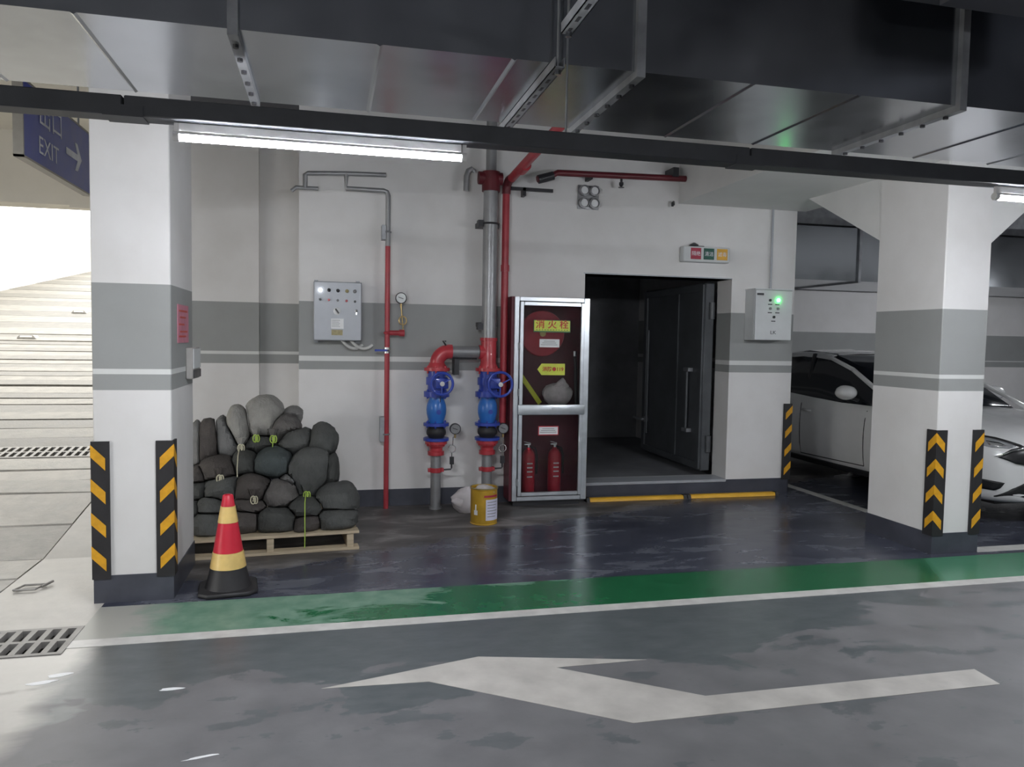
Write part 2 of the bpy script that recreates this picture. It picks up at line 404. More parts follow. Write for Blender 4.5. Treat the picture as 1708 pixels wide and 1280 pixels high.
struct('floor_subbase', MB().add([(-9.2, 4.4, -0.16), (-1.7, 4.4, -0.16), (-1.7, 5.9, -0.16), (-9.2, 5.9, -0.16), (-9.2, 34, 3.98), (-1.7, 34, 3.98), (-9.2, 34, -0.6), (-1.7, 34, -0.6), (-9.2, 4.4, -0.6), (-1.7, 4.4, -0.6)],
       [(0, 1, 2, 3), (3, 2, 5, 4), (0, 8, 9, 1), (4, 5, 7, 6), (8, 6, 7, 9), (0, 3, 4, 6, 8), (1, 9, 7, 5, 2)]), 'pit_black')
struct('floor_outside', MB().box(-14, 8, 34, 60, 3.6, 4.1).box(-30, -8.0, -14, 4.8, -0.3, -0.02), 'apron_concrete', 'bright concrete at the top of the ramp')

# columns -------------------------------------------------------------
def column(x0, x1, label):
    o = bpy.data.objects.new('column', None); C.objects.link(o); o.location = (x0, YP, 0)
    o['kind'] = 'structure'; o['label'] = label
    obj('column_shaft', MB().box(x0, x1, YP, 5.6, 0, CE), 'column_paint', o, bevel=0.006)
    t = 0.006
    obj('baseboard', MB().box(x0 - t, x1 + t, YP - t, 5.6 + t, 0, 0.165), 'base_paint', o)
    return o
colL = column(-1.34, -0.912, 'square painted column beside the sandbags and the ramp')
colR = column(4.52, 4.935, 'square painted column with flared top in front of the car')
# flared top of the right column
obj('haunch', MB().prism([(5.595, 2.49), (6.62, 3.02), (6.62, 3.06), (5.595, 3.06)], lambda a, b, d: (d, a, b), 4.525, 4.93), 'white_paint', colR)
obj('haunch', MB().prism([(4.93, 2.40), (5.66, 3.02), (5.66, 3.06), (4.93, 3.06)], lambda a, b, d: (a, d, b), YP + 0.005, 5.595), 'white_paint', colR)
struct('beam_to_wall', MB().box(3.46, 4.93, 4.9, 7.25, 3.015, CE), 'white_paint', 'deep white ceiling beam from the wall to the flared column')
struct('beam_right', MB().box(4.94, 16, 4.88, 5.59, 3.02, CE), 'white_paint', 'white ceiling beam running right from the flared column')
struct('beam_left', MB().box(-0.90, 3.45, 5.0, 5.59, 3.35, CE), 'white_paint', 'white ceiling beam above the pipes')
struct('beam_front', MB().box(2.64, 3.5, -7, 2.95, 3.12, CE), 'ceiling_shade', 'ceiling beam above the lane, coloured dark as if unlit')

# walls ---------------------------------------------------------------
DX0, DX1, DZ0, DZ1 = 2.475, 4.09, 0.16, 2.27
w = MB().box(-0.27, DX0, YW, 7.55, 0, CE).box(DX1, 4.83, YW, 7.55, 0, CE).box(DX0, DX1, YW, 7.55, DZ1, CE).box(DX0, DX1, YW, 7.55, 0, DZ0)
struct('wall_back', w, 'wall_paint', 'white wall with grey band and open steel doorway')
struct('wall_return', MB().box(-0.27, -0.02, 7.55, 8.6, 0, CE), 'wall_paint')
struct('wall_end', MB().box(4.6, 4.83, 7.55, 11.0, 0, CE), 'wall_paint')
struct('wall_recess', MB().box(-1.75, -0.70, 8.22, 8.6, 0, CE).box(-0.70, -0.27, 8.32, 8.6, 0, CE), 'recess_paint', 'recessed white wall with grey band behind the sandbags')
struct('wall_far', MB().box(4.83, 16, 11.0, 11.3, 0, CE), 'far_paint', 'far wall with grey band behind the parked car')
struct('wall_front', MB().box(-8, 16, -7.3, -7, 0, CE), 'white_paint')
struct('wall_right', MB().box(16, 16.3, -7.3, 11.3, 0, CE), 'white_paint')
struct('wall_left', MB().box(-8.3, -8, -7.3, -0.5, 0, CE).box(-8.3, -8, 4.4, 4.9, 0, CE).box(-8.3, -8, -0.5, 4.4, 3.2, CE).box(-9.3, -8.3, 4.7, 4.86, 0, CE).box(-9.3, -9.0, 4.87, 34, -0.5, 5.2), 'cream_paint')
struct('wall_ramp_side', MB().box(-1.75, -1.55, 8.6, 34, -0.1, 5.2), 'cream_paint')
struct('wall_header', MB().box(-9.0, -1.75, 9.3, 9.65, 2.985, 5.2).box(-2.75, -1.75, 9.27, 9.3, 2.955, 3.01), 'cream_paint', 'beige wall above the bright ramp exit')
struct('baseboard_back', MB().box(-0.275, DX0, YW - 0.006, YW, 0, 0.16).box(DX1, 4.836, YW - 0.006, YW, 0, 0.16).box(DX0, DX1, YW - 0.006, YW, 0, 0.135), 'base_paint', 'dark grey painted base band of the wall')
struct('baseboard_end', MB().box(4.83, 4.836, YW - 0.006, 11.0, 0, 0.16), 'base_paint')
struct('baseboard_recess', MB().box(-1.75, -0.70, 8.214, 8.22, 0, 0.16).box(-0.70, -0.27, 8.314, 8.32, 0, 0.16), 'base_paint')
struct('baseboard_far', MB().box(4.84, 16, 10.994, 11.0, 0, 0.16), 'base_paint')
struct('ceiling', MB().box(-8, 16, -7, 5.6, CE, CE + 0.2).box(-1.75, 16, 5.6, 11.3, CE, CE + 0.2), 'ceiling_shade', 'concrete ceiling slab, lack of light put into its dark colour')
struct('ceiling_ramp', MB().box(-9.3, -1.75, 5.6, 9.3, CE, CE + 0.2).box(-9.3, -8, 4.7, 5.6, CE, CE + 0.2), 'cream_paint')
# dark room behind the door
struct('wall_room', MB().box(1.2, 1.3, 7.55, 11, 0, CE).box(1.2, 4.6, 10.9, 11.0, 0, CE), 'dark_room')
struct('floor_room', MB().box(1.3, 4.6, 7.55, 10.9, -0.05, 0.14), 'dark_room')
struct('trim_1', MB().box(DX0 - 0.015, DX1 + 0.0, YW - 0.004, YW + 0.3, DZ1, DZ1 + 0.012).box(DX0, DX1, YW - 0.012, 7.5, DZ0 - 0.02, DZ0 + 0.006), 'grey_box', 'thin grey sill and lintel of the doorway')

YW -= 0.002       # things on the wall stand off a hair
# floor markings ------------------------------------------------------
def marking(name, poly, m, h, label, cat='floor marking'):
    return tag(obj(name, MB().prism(poly, lambda a, b, d: (a, b, d), 0.0, h), m, origin=(poly[0][0], poly[0][1], 0)), label, cat)
marking('green_strip', [(-1.29, 4.285), (16, 4.285), (16, 4.79), (-1.29, 4.79)], 'green_floor', 0.0015, 'green painted floor strip along the white lane line')
marking('lane_line', [(-1.29, 4.185), (16, 4.185), (16, 4.285), (-1.29, 4.285)], 'line_paint', 0.002, 'long white line along the green strip')
marking('lane_arrow', [(-0.03, 3.48), (0.736, 3.685), (1.56, 3.485), (1.085, 3.485), (1.666, 3.065), (3.13, 3.06), (3.115, 2.894), (1.247, 2.90), (0.457, 3.455)], 'arrow_paint', 0.0015, 'white bent arrow painted on the grey lane')
marking('bay_line', [(5.02, 5.6), (5.13, 5.6), (5.13, 10.99), (5.02, 10.99)], 'line_paint', 0.0015, 'white parking line running from the column to the far wall')
marking('bay_line', [(4.95, 4.86), (16, 4.86), (16, 4.99), (4.95, 4.99)], 'line_paint', 0.0015, 'white parking line across the front of the car bay')
for i, (x, y_, a, b_) in enumerate([(-1.27, 3.79, 0.06, 0.02), (-1.22, 3.86, 0.05, 0.022), (-0.69, 3.61, 0.05, 0.014), (-0.47, 2.99, 0.06, 0.008)]):
    pl = [(x + a * math.cos(q) * (1 + 0.25 * math.sin(3 * q + i)), y_ + b_ * math.sin(q) + 0.4 * a * math.cos(q) * (0.5 if i != 2 else 0)) for q in [2 * math.pi * j / 14 for j in range(14)]]
    marking('paint_splash', pl, 'label_white', 0.001, ['white paint splash below the drain grate, nearer the lane', 'white paint splash just below the drain grate corner', 'small white paint splash on the lane left of the arrow', 'thin white scratch mark at the bottom of the lane'][i], 'paint splash')

# drains ---------------------------------------------------------------
def drain(x0, x1, y0, y1, zf, label, n_vis=300):
    t = thing('drain_grate', label, 'drain grate', ((x0 + x1) / 2, (y0 + y1) / 2, zf((y0 + y1) / 2)))
    def slab(xa, xb, ya, yb, d0, d1):
        return MB().add([(xa, ya, zf(ya) + d0), (xb, ya, zf(ya) + d0), (xb, yb, zf(yb) + d0), (xa, yb, zf(yb) + d0), (xa, ya, zf(ya) + d1), (xb, ya, zf(ya) + d1), (xb, yb, zf(yb) + d1), (xa, yb, zf(yb) + d1)],
                        [(0, 3, 2, 1), (4, 5, 6, 7), (0, 1, 5, 4), (1, 2, 6, 5), (2, 3, 7, 6), (3, 0, 4, 7)])
    ym = (y0 + y1) / 2; r = 0.028
    for ya, yb in ((y0, y0 + r), (ym - r / 2, ym + r / 2), (y1 - r, y1)):
        obj('grate_rail', slab(x0, x1, ya, yb, -0.03, 0.004), 'cast_iron', t)
    for ya, yb in ((y0 + r, ym - r / 2), (ym + r / 2, y1 - r)):
        first = None; x = x1 - 0.03; k = 0
        while x > x0:
            if first is None: first = obj('grate_bar', slab(x, x + 0.03, ya, yb, -0.03, 0.004), 'cast_iron', t)
            else: share('grate_bar', first, t, (-0.073 * k, 0, 0))
            k += 1; x -= 0.073
    return t
drain(-2.6, -1.29, 4.115, 4.495, lambda y: 0.0, 'slotted drain grate in the floor at the end of the white lane line')
drain(-8.6, -1.97, 8.335, 8.705, rz, 'slotted drain grate crossing the ramp, farther up')
struct('floor_drain_pit', MB().box(-8, -1.29, 4.11, 4.5, -0.2, -0.11), 'pit_black')
for sx_, sy_, l_ in ((-5.44, 15.9, 'small road stud on the ramp, the nearer one'), (-5.68, 19.8, 'small road stud farther up the ramp')):
    q = thing('road_stud', l_, 'road stud', (sx_, sy_, rz(sy_)), 'road studs on the ramp')
    obj('stud_body', MB().prism([(sx_ - 0.16, 0.0), (sx_ - 0.11, 0.06), (sx_ + 0.11, 0.06), (sx_ + 0.16, 0.0)], lambda a, b, d: (a, d, rz(sy_) + b - 0.005), sy_ - 0.12, sy_ + 0.12), 'cast_iron', q)
    obj('stud_reflector', MB().box(sx_ - 0.1, sx_ + 0.1, sy_ - 0.125, sy_ - 0.119, rz(sy_) + 0.015, rz(sy_) + 0.045), 'label_white', q)
t = tag(obj('floor_latch', MB().tube([(-1.88, 5.17, .012), (-1.76, 5.17, .012), (-1.73, 5.27, .012), (-1.85, 5.27, .012), (-1.88, 5.17, .012)], 0.007, 6).tube([(-1.74, 5.22, .012), (-1.70, 5.30, .02)], .008, 6), 'cast_iron', origin=(-1.8, 5.2, 0)), 'small rusty metal latch ring lying on the pale apron', 'latch')

# ================================================================== CEILING SERVICES
# duct ----------------------------------------------------------------
DY0, DY1, DZB, DZT = 3.24, 4.19, 2.80, 3.27
duct = thing('air_duct', 'large galvanised sheet metal air duct below the ceiling', 'air duct', (1.335, DY0, DZB))
XF = [-0.37 + 1.705 * k for k in range(-4, 10)]
for i in range(len(XF) - 1):
    a, b = XF[i], XF[i + 1]
    s_ = obj('duct_section', MB().box(a + 0.004, b - 0.004, DY0, DY1, DZB, DZT), 'galvanised', duct)
    for q in (1, 2):
        xr = a + (b - a) * q / 3
        obj('seam_rib', MB().prism([(xr - 0.012, DZB), (xr, DZB - 0.007), (xr + 0.012, DZB)], lambda p, z, d: (p, d, z), DY0, DY1), 'galvanised', s_)
for x in XF:
    fl = obj('flange', MB().box(x - 0.02, x + 0.02, DY0 - 0.03, DY1 + 0.01, DZB - 0.032, DZB).box(x - 0.02, x + 0.02, DY0 - 0.03, DY0, DZB, DZT + .03).box(x - 0.02, x + 0.02, DY1, DY1 + 0.01, DZB, DZT + .03), 'galvanised_dull', duct)
    if -2.5 < x < 5.5:
        b0 = None
        for q in range(6):
            yy = DY0 + 0.08 + q * 0.155
            if b0 is None: b0 = obj('bolt', MB().cyl((x + 0.0, yy, DZB - 0.045), (x, yy, DZB - 0.03), 0.013, 6), 'panel_dark', fl)
            else: share('bolt', b0, fl, (0, q * 0.155, 0))
def strut(x, y0, y1, z, label, lip=True):
    t = thing('support_strut', label, 'support strut', (x, (y0 + y1) / 2, z))
    obj('channel', MB().box(x - 0.022, x - 0.018, y0, y1, z, z + 0.042).box(x + 0.018, x + 0.022, y0, y1, z, z + 0.042).box(x - 0.022, x + 0.022, y0, y1, z, z + 0.004), 'galvanised_dull', t)
    f = None; n = int((y1 - y0) / 0.11)
    for q in range(n):
        yy = y0 + 0.05 + q * 0.11
        if f is None: f = obj('slot', MB().box(x - 0.007, x + 0.007, yy, yy + 0.045, z - 0.0012, z + 0.001), 'panel_dark', t)
        else: share('slot', f, t, (0, q * 0.11, 0))
    for yy in (y0 + 0.03, y1 - 0.03):
        obj('hanger_rod', MB().cyl((x, yy, z - 0.02), (x, yy, CE), 0.006, 8), 'galvanised_dull', t)
        obj('nut', MB().cyl((x, yy, z - 0.022), (x, yy, z - 0.002), 0.013, 6), 'galvanised', t)
    return t
strut(0.945, DY0 - 0.08, DY1 + 0.06, DZB - 0.045, 'slotted steel strut under the duct beside the end of the lit tube')
strut(0.90, 1.5, 2.93, 2.80, 'slotted steel strut hanging in front of the duct at the top')
# cable tray (dark channel) ---------------------------------------------
YC = 3.2
tr = thing('cable_channel', 'long dark steel channel that carries the tube lamps', 'cable channel', (0, YC, 2.41))
for a, b in ((-8, -0.75), (-0.75, 1.85), (1.85, 4.5), (4.5, 16)):
    obj('channel_section', MB().box(a + 0.003, b - 0.003, YC - 0.05, YC + 0.05, 2.412, 2.486), 'tray_black', tr, bevel=0.004)
    obj('joint_plate', MB().box(b - 0.07, b + 0.07, YC - 0.052, YC + 0.052, 2.408, 2.45), 'tray_black', tr) if b < 15 else None
for x in (-2.2, 0.99, 5.9): obj('hanger_rod', MB().cyl((x, YC, 2.48), (x, YC, CE), 0.005, 8), 'galvanised_dull', tr)
# tube lamps -------------------------------------------------------------
def tube_lamp(x0, y, z, label):
    t = thing('tube_lamp', label, 'tube lamp', (x0 + 0.57, y, z), 'tube lamps under the steel channels')
    obj('lamp_batten', MB().box(x0 + 0.02, x0 + 1.12, y - 0.014, y + 0.014, z + 0.016, z + 0.05), 'tube_cap', t, bevel=0.003)
    arc = [(0.018 * math.cos(a), 0.018 * math.sin(a)) for a in [0.25 - (math.pi + 0.5) * q / 10 for q in range(11)]]
    obj('glowing_tube', MB().prism(arc, lambda a, b, d: (d, y + a, z + b), x0 + 0.02, x0 + 1.12), 'tube_glow', t)
    arc = [(0.0178 * math.cos(a), 0.0178 * math.sin(a)) for a in [0.28 + (math.pi - 0.56) * q / 10 for q in range(11)]]
    obj('tube_back', MB().prism(arc, lambda a, b, d: (d, y + a, z + b), x0 + 0.02, x0 + 1.12), 'tube_cap', t)
    for x in (x0, x0 + 1.12): obj('end_cap', MB().cyl((x, y, z), (x + 0.022, y, z), 0.0186, 14).box(x + 0.004, x + 0.02, y - 0.008, y + 0.008, z, z + 0.05), 'tube_cap', t)
    return t
tube_lamp(-0.585, YC, 2.36, 'long glowing white tube lamp in front of the sandbags and pipes')
tube_lamp(3.24, YC, 2.36, 'glowing white tube lamp at the right edge in front of the flared column')
tube_lamp(-4.4, YC, 2.36, 'glowing tube lamp out beyond the ramp side, leftmost of its row')
tube_lamp(7.06, YC, 2.36, 'glowing tube lamp far right of the flared column')
tr2 = thing('cable_channel', 'dark steel channel with tube lamps behind the viewpoint', 'cable channel', (0, -4.2, 2.41))
obj('channel_section', MB().box(-8, 16, -4.25, -4.15, 2.412, 2.486), 'tray_black', tr2, bevel=0.004)
for x in (-2.2, 1.55, 5.9): obj('hanger_rod', MB().cyl((x, -4.2, 2.48), (x, -4.2, CE), 0.005, 8), 'galvanised_dull', tr2)
tube_lamp(-2.4, -4.2, 2.36, 'left glowing tube lamp of the row behind the viewpoint')
tube_lamp(3.2, -4.2, 2.36, 'right glowing tube lamp of the row behind the viewpoint')
tr3 = thing('cable_channel', 'dark steel channel over the parking bays at the far right', 'cable channel', (9.3, 7.6, 2.41))
obj('channel_section', MB().box(8.9, 16, 7.55, 7.65, 2.412, 2.486), 'tray_black', tr3, bevel=0.004)
for x in (9.6, 12.5): obj('hanger_rod', MB().cyl((x, 7.6, 2.48), (x, 7.6, CE), 0.005, 8), 'galvanised_dull', tr3)
tube_lamp(9.1, 7.6, 2.36, 'glowing tube lamp over the parking bays beyond the parked car')

# background duct behind the column ---------------------------------------
d2 = thing('air_duct', 'dark sheet metal duct above the parked car', 'air duct', (6.9, 9.3, 2.47))
obj('duct_section', MB().box(4.84, 6.95, 9.0, 10.6, 2.47, 3.18), 'galvanised', d2)
obj('duct_section', MB().box(6.97, 16, 9.0, 10.6, 2.47, 3.18), 'galvanised', d2)
obj('flange', MB().box(6.94, 6.98, 8.97, 10.6, 2.45, 3.21), 'galvanised_dull', d2)
obj('upper_duct', MB().box(4.84, 16, 9.3, 10.4, 3.26, 3.6), 'galvanised_dull', d2)
for x in (5.6, 8.3): obj('hanger_rod', MB().cyl((x, 8.98, 2.47), (x, 8.98, CE), 0.008, 8), 'galvanised_dull', d2)

# EXIT sign -----------------------------------------------------------------
sx, sy0, sy1, sz0, sz1 = -1.90, 5.53, 6.95, 2.715, 3.22
sg = thing('exit_sign', 'blue hanging exit sign with white arrow above the ramp', 'sign', (sx, (sy0 + sy1) / 2, sz0))
obj('sign_panel', MB().box(sx - 0.05, sx - 0.004, sy0 + 0.012, sy1 - 0.012, sz0 + 0.012, sz1 - 0.012), 'sign_blue', sg)
obj('sign_frame', MB().box(sx - 0.06, sx, sy0 - 0.0, sy1, sz0, sz0 + 0.014).box(sx - 0.06, sx, sy0, sy1, sz1 - 0.014, sz1).box(sx - 0.06, sx, sy0, sy0 + 0.016, sz0, sz1).box(sx - 0.06, sx, sy1 - 0.016, sy1, sz0, sz1), 'sign_frame', sg)
text('lettering', 'EXIT', 0.17, (sx - 0.002, 6.0, sz0 + 0.14), (0, 1, 0), FZ, 'sign_white', sg, sx=1.15)
text('lettering', '出口', 0.21, (sx - 0.002, 6.05, sz0 + 0.36), (0, 1, 0), FZ, 'sign_white', sg, sx=1.15)
obj('arrow', MB().prism([(6.36, .21), (6.62, .21), (6.56, .13), (6.62, .13), (6.72, .235), (6.62, .34), (6.56, .34), (6.62, .26), (6.36, .26)], lambda a, b, d: (d, a, sz0 + b), sx - 0.004, sx - 0.001), 'sign_white', sg)
for yy in (sy0 + 0.2, sy1 - 0.2): obj('hanger_rod', MB().cyl((sx - 0.03, yy, sz1), (sx - 0.03, yy, CE), 0.008, 8), 'galvanised_dull', sg)

# ================================================================== ON THE COLUMNS
def corner_guard(xc, yc, dx, label, inner=1):
    """L-shaped rubber guard on the corner (xc, yc); front leg runs along dx, side leg along +Y"""
    t = thing('corner_guard', label, 'corner guard', (xc, yc, 0.145), 'black and yellow corner guards')
    th, W, z0, z1 = 0.012, 0.088, 0.145, 0.965
    e = -dx
    xo = xc + e * th; xi = xc + dx * W
    L = [(xo, yc - th), (xi, yc - th), (xi, yc), (xc, yc), (xc, yc + W), (xo, yc + W)]
    obj('rubber_angle', MB().prism(L, lambda a, b, d: (a, b, d), z0, z1), 'rubber_black', t)
    for k in range(4):
        zt = z1 - 0.02 - k * 0.2
        p = [(-0.012, zt), (0.066, zt - 0.08), (0.066, zt - 0.152), (-0.012, zt - 0.072)]
        obj('reflective_stripe', MB().prism(p, lambda a, b, d: (xc + dx * a, yc - th - d, b), -0.001, 0.002), 'reflect_yellow', t)
        obj('reflective_stripe', MB().prism(p, lambda a, b, d: (xc + e * (th + d), yc + a, b), -0.001, 0.002), 'reflect_yellow', t)
    return t
corner_guard(-1.34, YP, 1, 'black and yellow corner guard on the ramp side of the left column')
corner_guard(-0.912, YP, -1, 'black and yellow corner guard on the column corner behind the cone')
corner_guard(4.52, YP, 1, 'black and yellow chevron guard on the near left corner of the flared column')
corner_guard(4.935, YP, -1, 'black and yellow corner guard between the flared column and the car nose')
corner_guard(4.836, YW - 0.006, -1, 'black and yellow guard on the wall corner below the panel with green light')
nx = -0.912
n_ = thing('notice', 'pink paper notice on the side of the left column', 'notice', (nx, 5.25, 1.55))
obj('notice_sheet', MB().box(nx, nx + 0.004, 5.065, 5.43, 1.545, 1.785), 'notice_pink', n_)
for i, zz in enumerate((1.74, 1.70, 1.655, 1.61, 1.58)): obj('print_line', MB().box(nx + 0.004, nx + 0.0048, 5.10 + 0.03 * (i % 2), 5.38 - 0.05 * (i % 3), zz, zz + 0.012), 'text_red', n_)
n_ = thing('key_box', 'small grey wall box below the pink notice', 'box', (nx, 5.48, 1.305))
obj('box_body', MB().box(nx, nx + 0.045, 5.335, 5.62, 1.305, 1.512), 'notice_grey', n_, bevel=0.006)
obj('box_lid', MB().box(nx + 0.045, nx + 0.05, 5.345, 5.61, 1.375, 1.505), 'light_box', n_)
obj('box_foot', MB().box(nx + 0.045, nx + 0.052, 5.345, 5.61, 1.312, 1.365), 'panel_dark', n_)

# ================================================================== WALL EQUIPMENT
# left electric box -----------------------------------------------------------
bx0, bx1, bz0, bz1, by = -0.137, 0.286, 1.565, 2.094, 7.05
e = thing('control_box', 'grey electric control box with white light and cables below', 'control box', (0.075, YW, bz0))
obj('box_body', MB().box(bx0, bx1, by + 0.015, YW, bz0, bz1), 'grey_box', e, bevel=0.005)
dr = obj('box_door', MB().box(bx0 + 0.004, bx1 - 0.004, by, by + 0.015, bz0 + 0.004, bz1 - 0.004), 'grey_box', e, bevel=0.004)
for i, (x, z) in enumerate(((-0.078, 2.015), (-0.003, 2.016), (0.076, 2.014), (0.155, 2.012), (0.224, 2.011))):
    obj('indicator_lamp', MB().lathe([(0.016, 0), (0.016, 0.01), (0.011, 0.018), (0.004, 0.021)], (x, by, z), (0, -1, 0), 14), ['led_white', 'panel_dark', 'panel_dark', 'label_ochre', 'label_print'][i], dr)
for i, (x, z) in enumerate(((-0.078, 1.932), (-0.004, 1.929), (0.073, 1.927), (0.151, 1.924), (0.226, 1.92))):
    obj('push_button', MB().lathe([(0.011, 0), (0.011, 0.012), (0.008, 0.015)], (x, by, z), (0, -1, 0), 12), ['panel_dark', 'fitting_red', 'label_print', 'fitting_red', 'panel_dark'][i], dr)
dl = obj('rotary_dial', MB().lathe([(0.034, 0), (0.034, 0.008), (0.028, 0.012)], (0.069, by, 1.83), (0, -1, 0), 22), 'label_white', dr)
obj('dial_knob', MB().obox((0.069, by - 0.02, 1.83), (0.014, 0.02, 0.05), Matrix.Rotation(-0.6, 3, 'Y')), 'panel_dark', dl)
obj('door_lock', MB().lathe([(0.012, 0), (0.012, 0.014), (0.006, 0.018)], (0.238, by, 1.835), (0, -1, 0), 12).box(0.232, 0.244, by - 0.01, by, 1.80, 1.835), 'steel_chrome', dr)
lb = obj('paper_label', MB().box(0.015, 0.127, by - 0.002, by, 1.673, 1.763), 'label_white', dr)
for i in range(5): obj('print_line', MB().box(0.024, 0.094 - 0.008 * (i % 2), by - 0.0028, by - 0.002, 1.745 - i * 0.014, 1.749 - i * 0.014), 'label_print', lb)
obj('name_plate', MB().box(0.02, 0.118, by - 0.002, by, 1.614, 1.663), 'label_ochre', dr)
for x in (bx0 + 0.02, bx1 - 0.03): obj('mount_lug', MB().box(x - 0.018, x + 0.018, YW - 0.03, YW - 0.001, bz1, bz1 + 0.022), 'grey_box', e); obj('mount_lug', MB().box(x - 0.018, x + 0.018, YW - 0.03, YW - 0.001, bz0 - 0.022, bz0), 'grey_box', e)
for i, (xa, xb, zz) in enumerate(((0.11, 0.30, 1.49), (0.19, 0.39, 1.475))):
    pts = [(xa + (xb - xa) * q / 10, 7.13 + 0.05 * q / 10, bz0 + 0.01 + (1.52 - bz0) * q / 10 - 4 * (q / 10) * (1 - q / 10) * 0.055) for q in range(11)]
    obj('flexible_conduit', MB().tube(pts, 0.014, 8), 'cable_white', e)

# thin red pipe with gauge -----------------------------------------------------
px, py = 0.522, 7.14
pr = thing('sprinkler_test_pipe', 'thin red vertical pipe with pressure gauge right of control box', 'pipe', (px, py, 0))
obj('riser', MB().tube([(px, py, 0.0), (px, py, 2.44)], 0.0235, 14), 'pipe_red', pr)
obj('upper_riser', MB().tube([(px, py, 2.44), (px, py, 2.90), (px - 0.012, py, 2.932), (px - 0.04, py, 2.942), (0.146, py, 2.942), (0.146, py, 3.07)], 0.0225, 12), 'pipe_grey', pr)
obj('header_pipe', MB().tube([(0.50, py, 3.085), (0.146, py, 3.075), (-0.19, py, 3.055), (-0.213, py, 3.04), (-0.213, py, 2.92)], 0.021, 12), 'pipe_grey', pr)
obj('header_pipe', MB().tube([(-0.10, py, 2.925), (-0.213, py, 2.925), (-0.29, py, 2.925), (-0.33, py, 2.89)], 0.018, 10), 'pipe_grey', pr)
obj('pipe_clamp', MB().box(px - 0.055, px - 0.02, py - 0.02, YW, 2.50, 2.63).torus((px, py, 2.57), (0, 0, 1), 0.026, 0.008, 16, 6), 'galvanised_dull', pr)
obj('pipe_clamp', MB().box(px - 0.06, px - 0.018, py - 0.01, YW, 0.63, 0.86).torus((px, py, 0.70), (0, 0, 1), 0.026, 0.008, 16, 6), 'galvanised_dull', pr)
obj('tee_branch', MB().cyl((px, py, 1.645), (px + 0.135, py, 1.645), 0.024, 12).cyl((px + 0.11, py, 1.645), (px + 0.158, py, 1.645), 0.032, 12).torus((px, py, 1.645), (0, 0, 1), 0.02, 0.014, 16, 8), 'pipe_red', pr)
obj('siphon_pipe', MB().tube([(px + 0.145, py, 1.66), (px + 0.145, py, 1.72)] + [(px + 0.14 + 0.035 * math.sin(a), py - 0.02, 1.76 - 0.04 * math.cos(a)) for a in [q * math.pi / 6 for q in range(13)]] + [(px + 0.13, py, 1.84), (px + 0.125, py, 1.90)], 0.006, 8), 'brass', pr)
def gauge(x, y, z, r, parent, face='gauge_face'):
    g = obj('gauge_case', MB().lathe([(r * 0.9, 0.03), (r, 0.025), (r, -0.012), (r * 0.88, -0.016), (r * 0.86, -0.008)], (x, y, z), (0, 1, 0), 24), 'panel_dark', parent)
    obj('gauge_dial', MB().cyl((x, y - 0.010, z), (x, y - 0.004, z), r * 0.86, 24), face, g)
    obj('gauge_needle', MB().bar((x - r * 0.5, y - 0.0115, z + r * 0.18), (x + r * 0.4, y - 0.0115, z - r * 0.14), 0.003, 0.006), 'panel_dark', g)
    obj('gauge_stem', MB().cyl((x, y + 0.008, z - r * 0.9), (x, y + 0.008, z - r - 0.035), 0.009, 10), 'brass', g)
gauge(0.646, py - 0.01, 1.968, 0.052, pr)
obj('ball_valve', MB().cyl((px, py, 1.455), (px, py, 1.51), 0.03, 12).torus((px, py, 1.483), (0, 0, 1), 0.026, 0.01, 14, 6), 'steel_chrome', pr)
obj('valve_lever', MB().box(px - 0.115, px, py - 0.042, py - 0.03, 1.473, 1.492), 'valve_blue', pr, bevel=0.003)

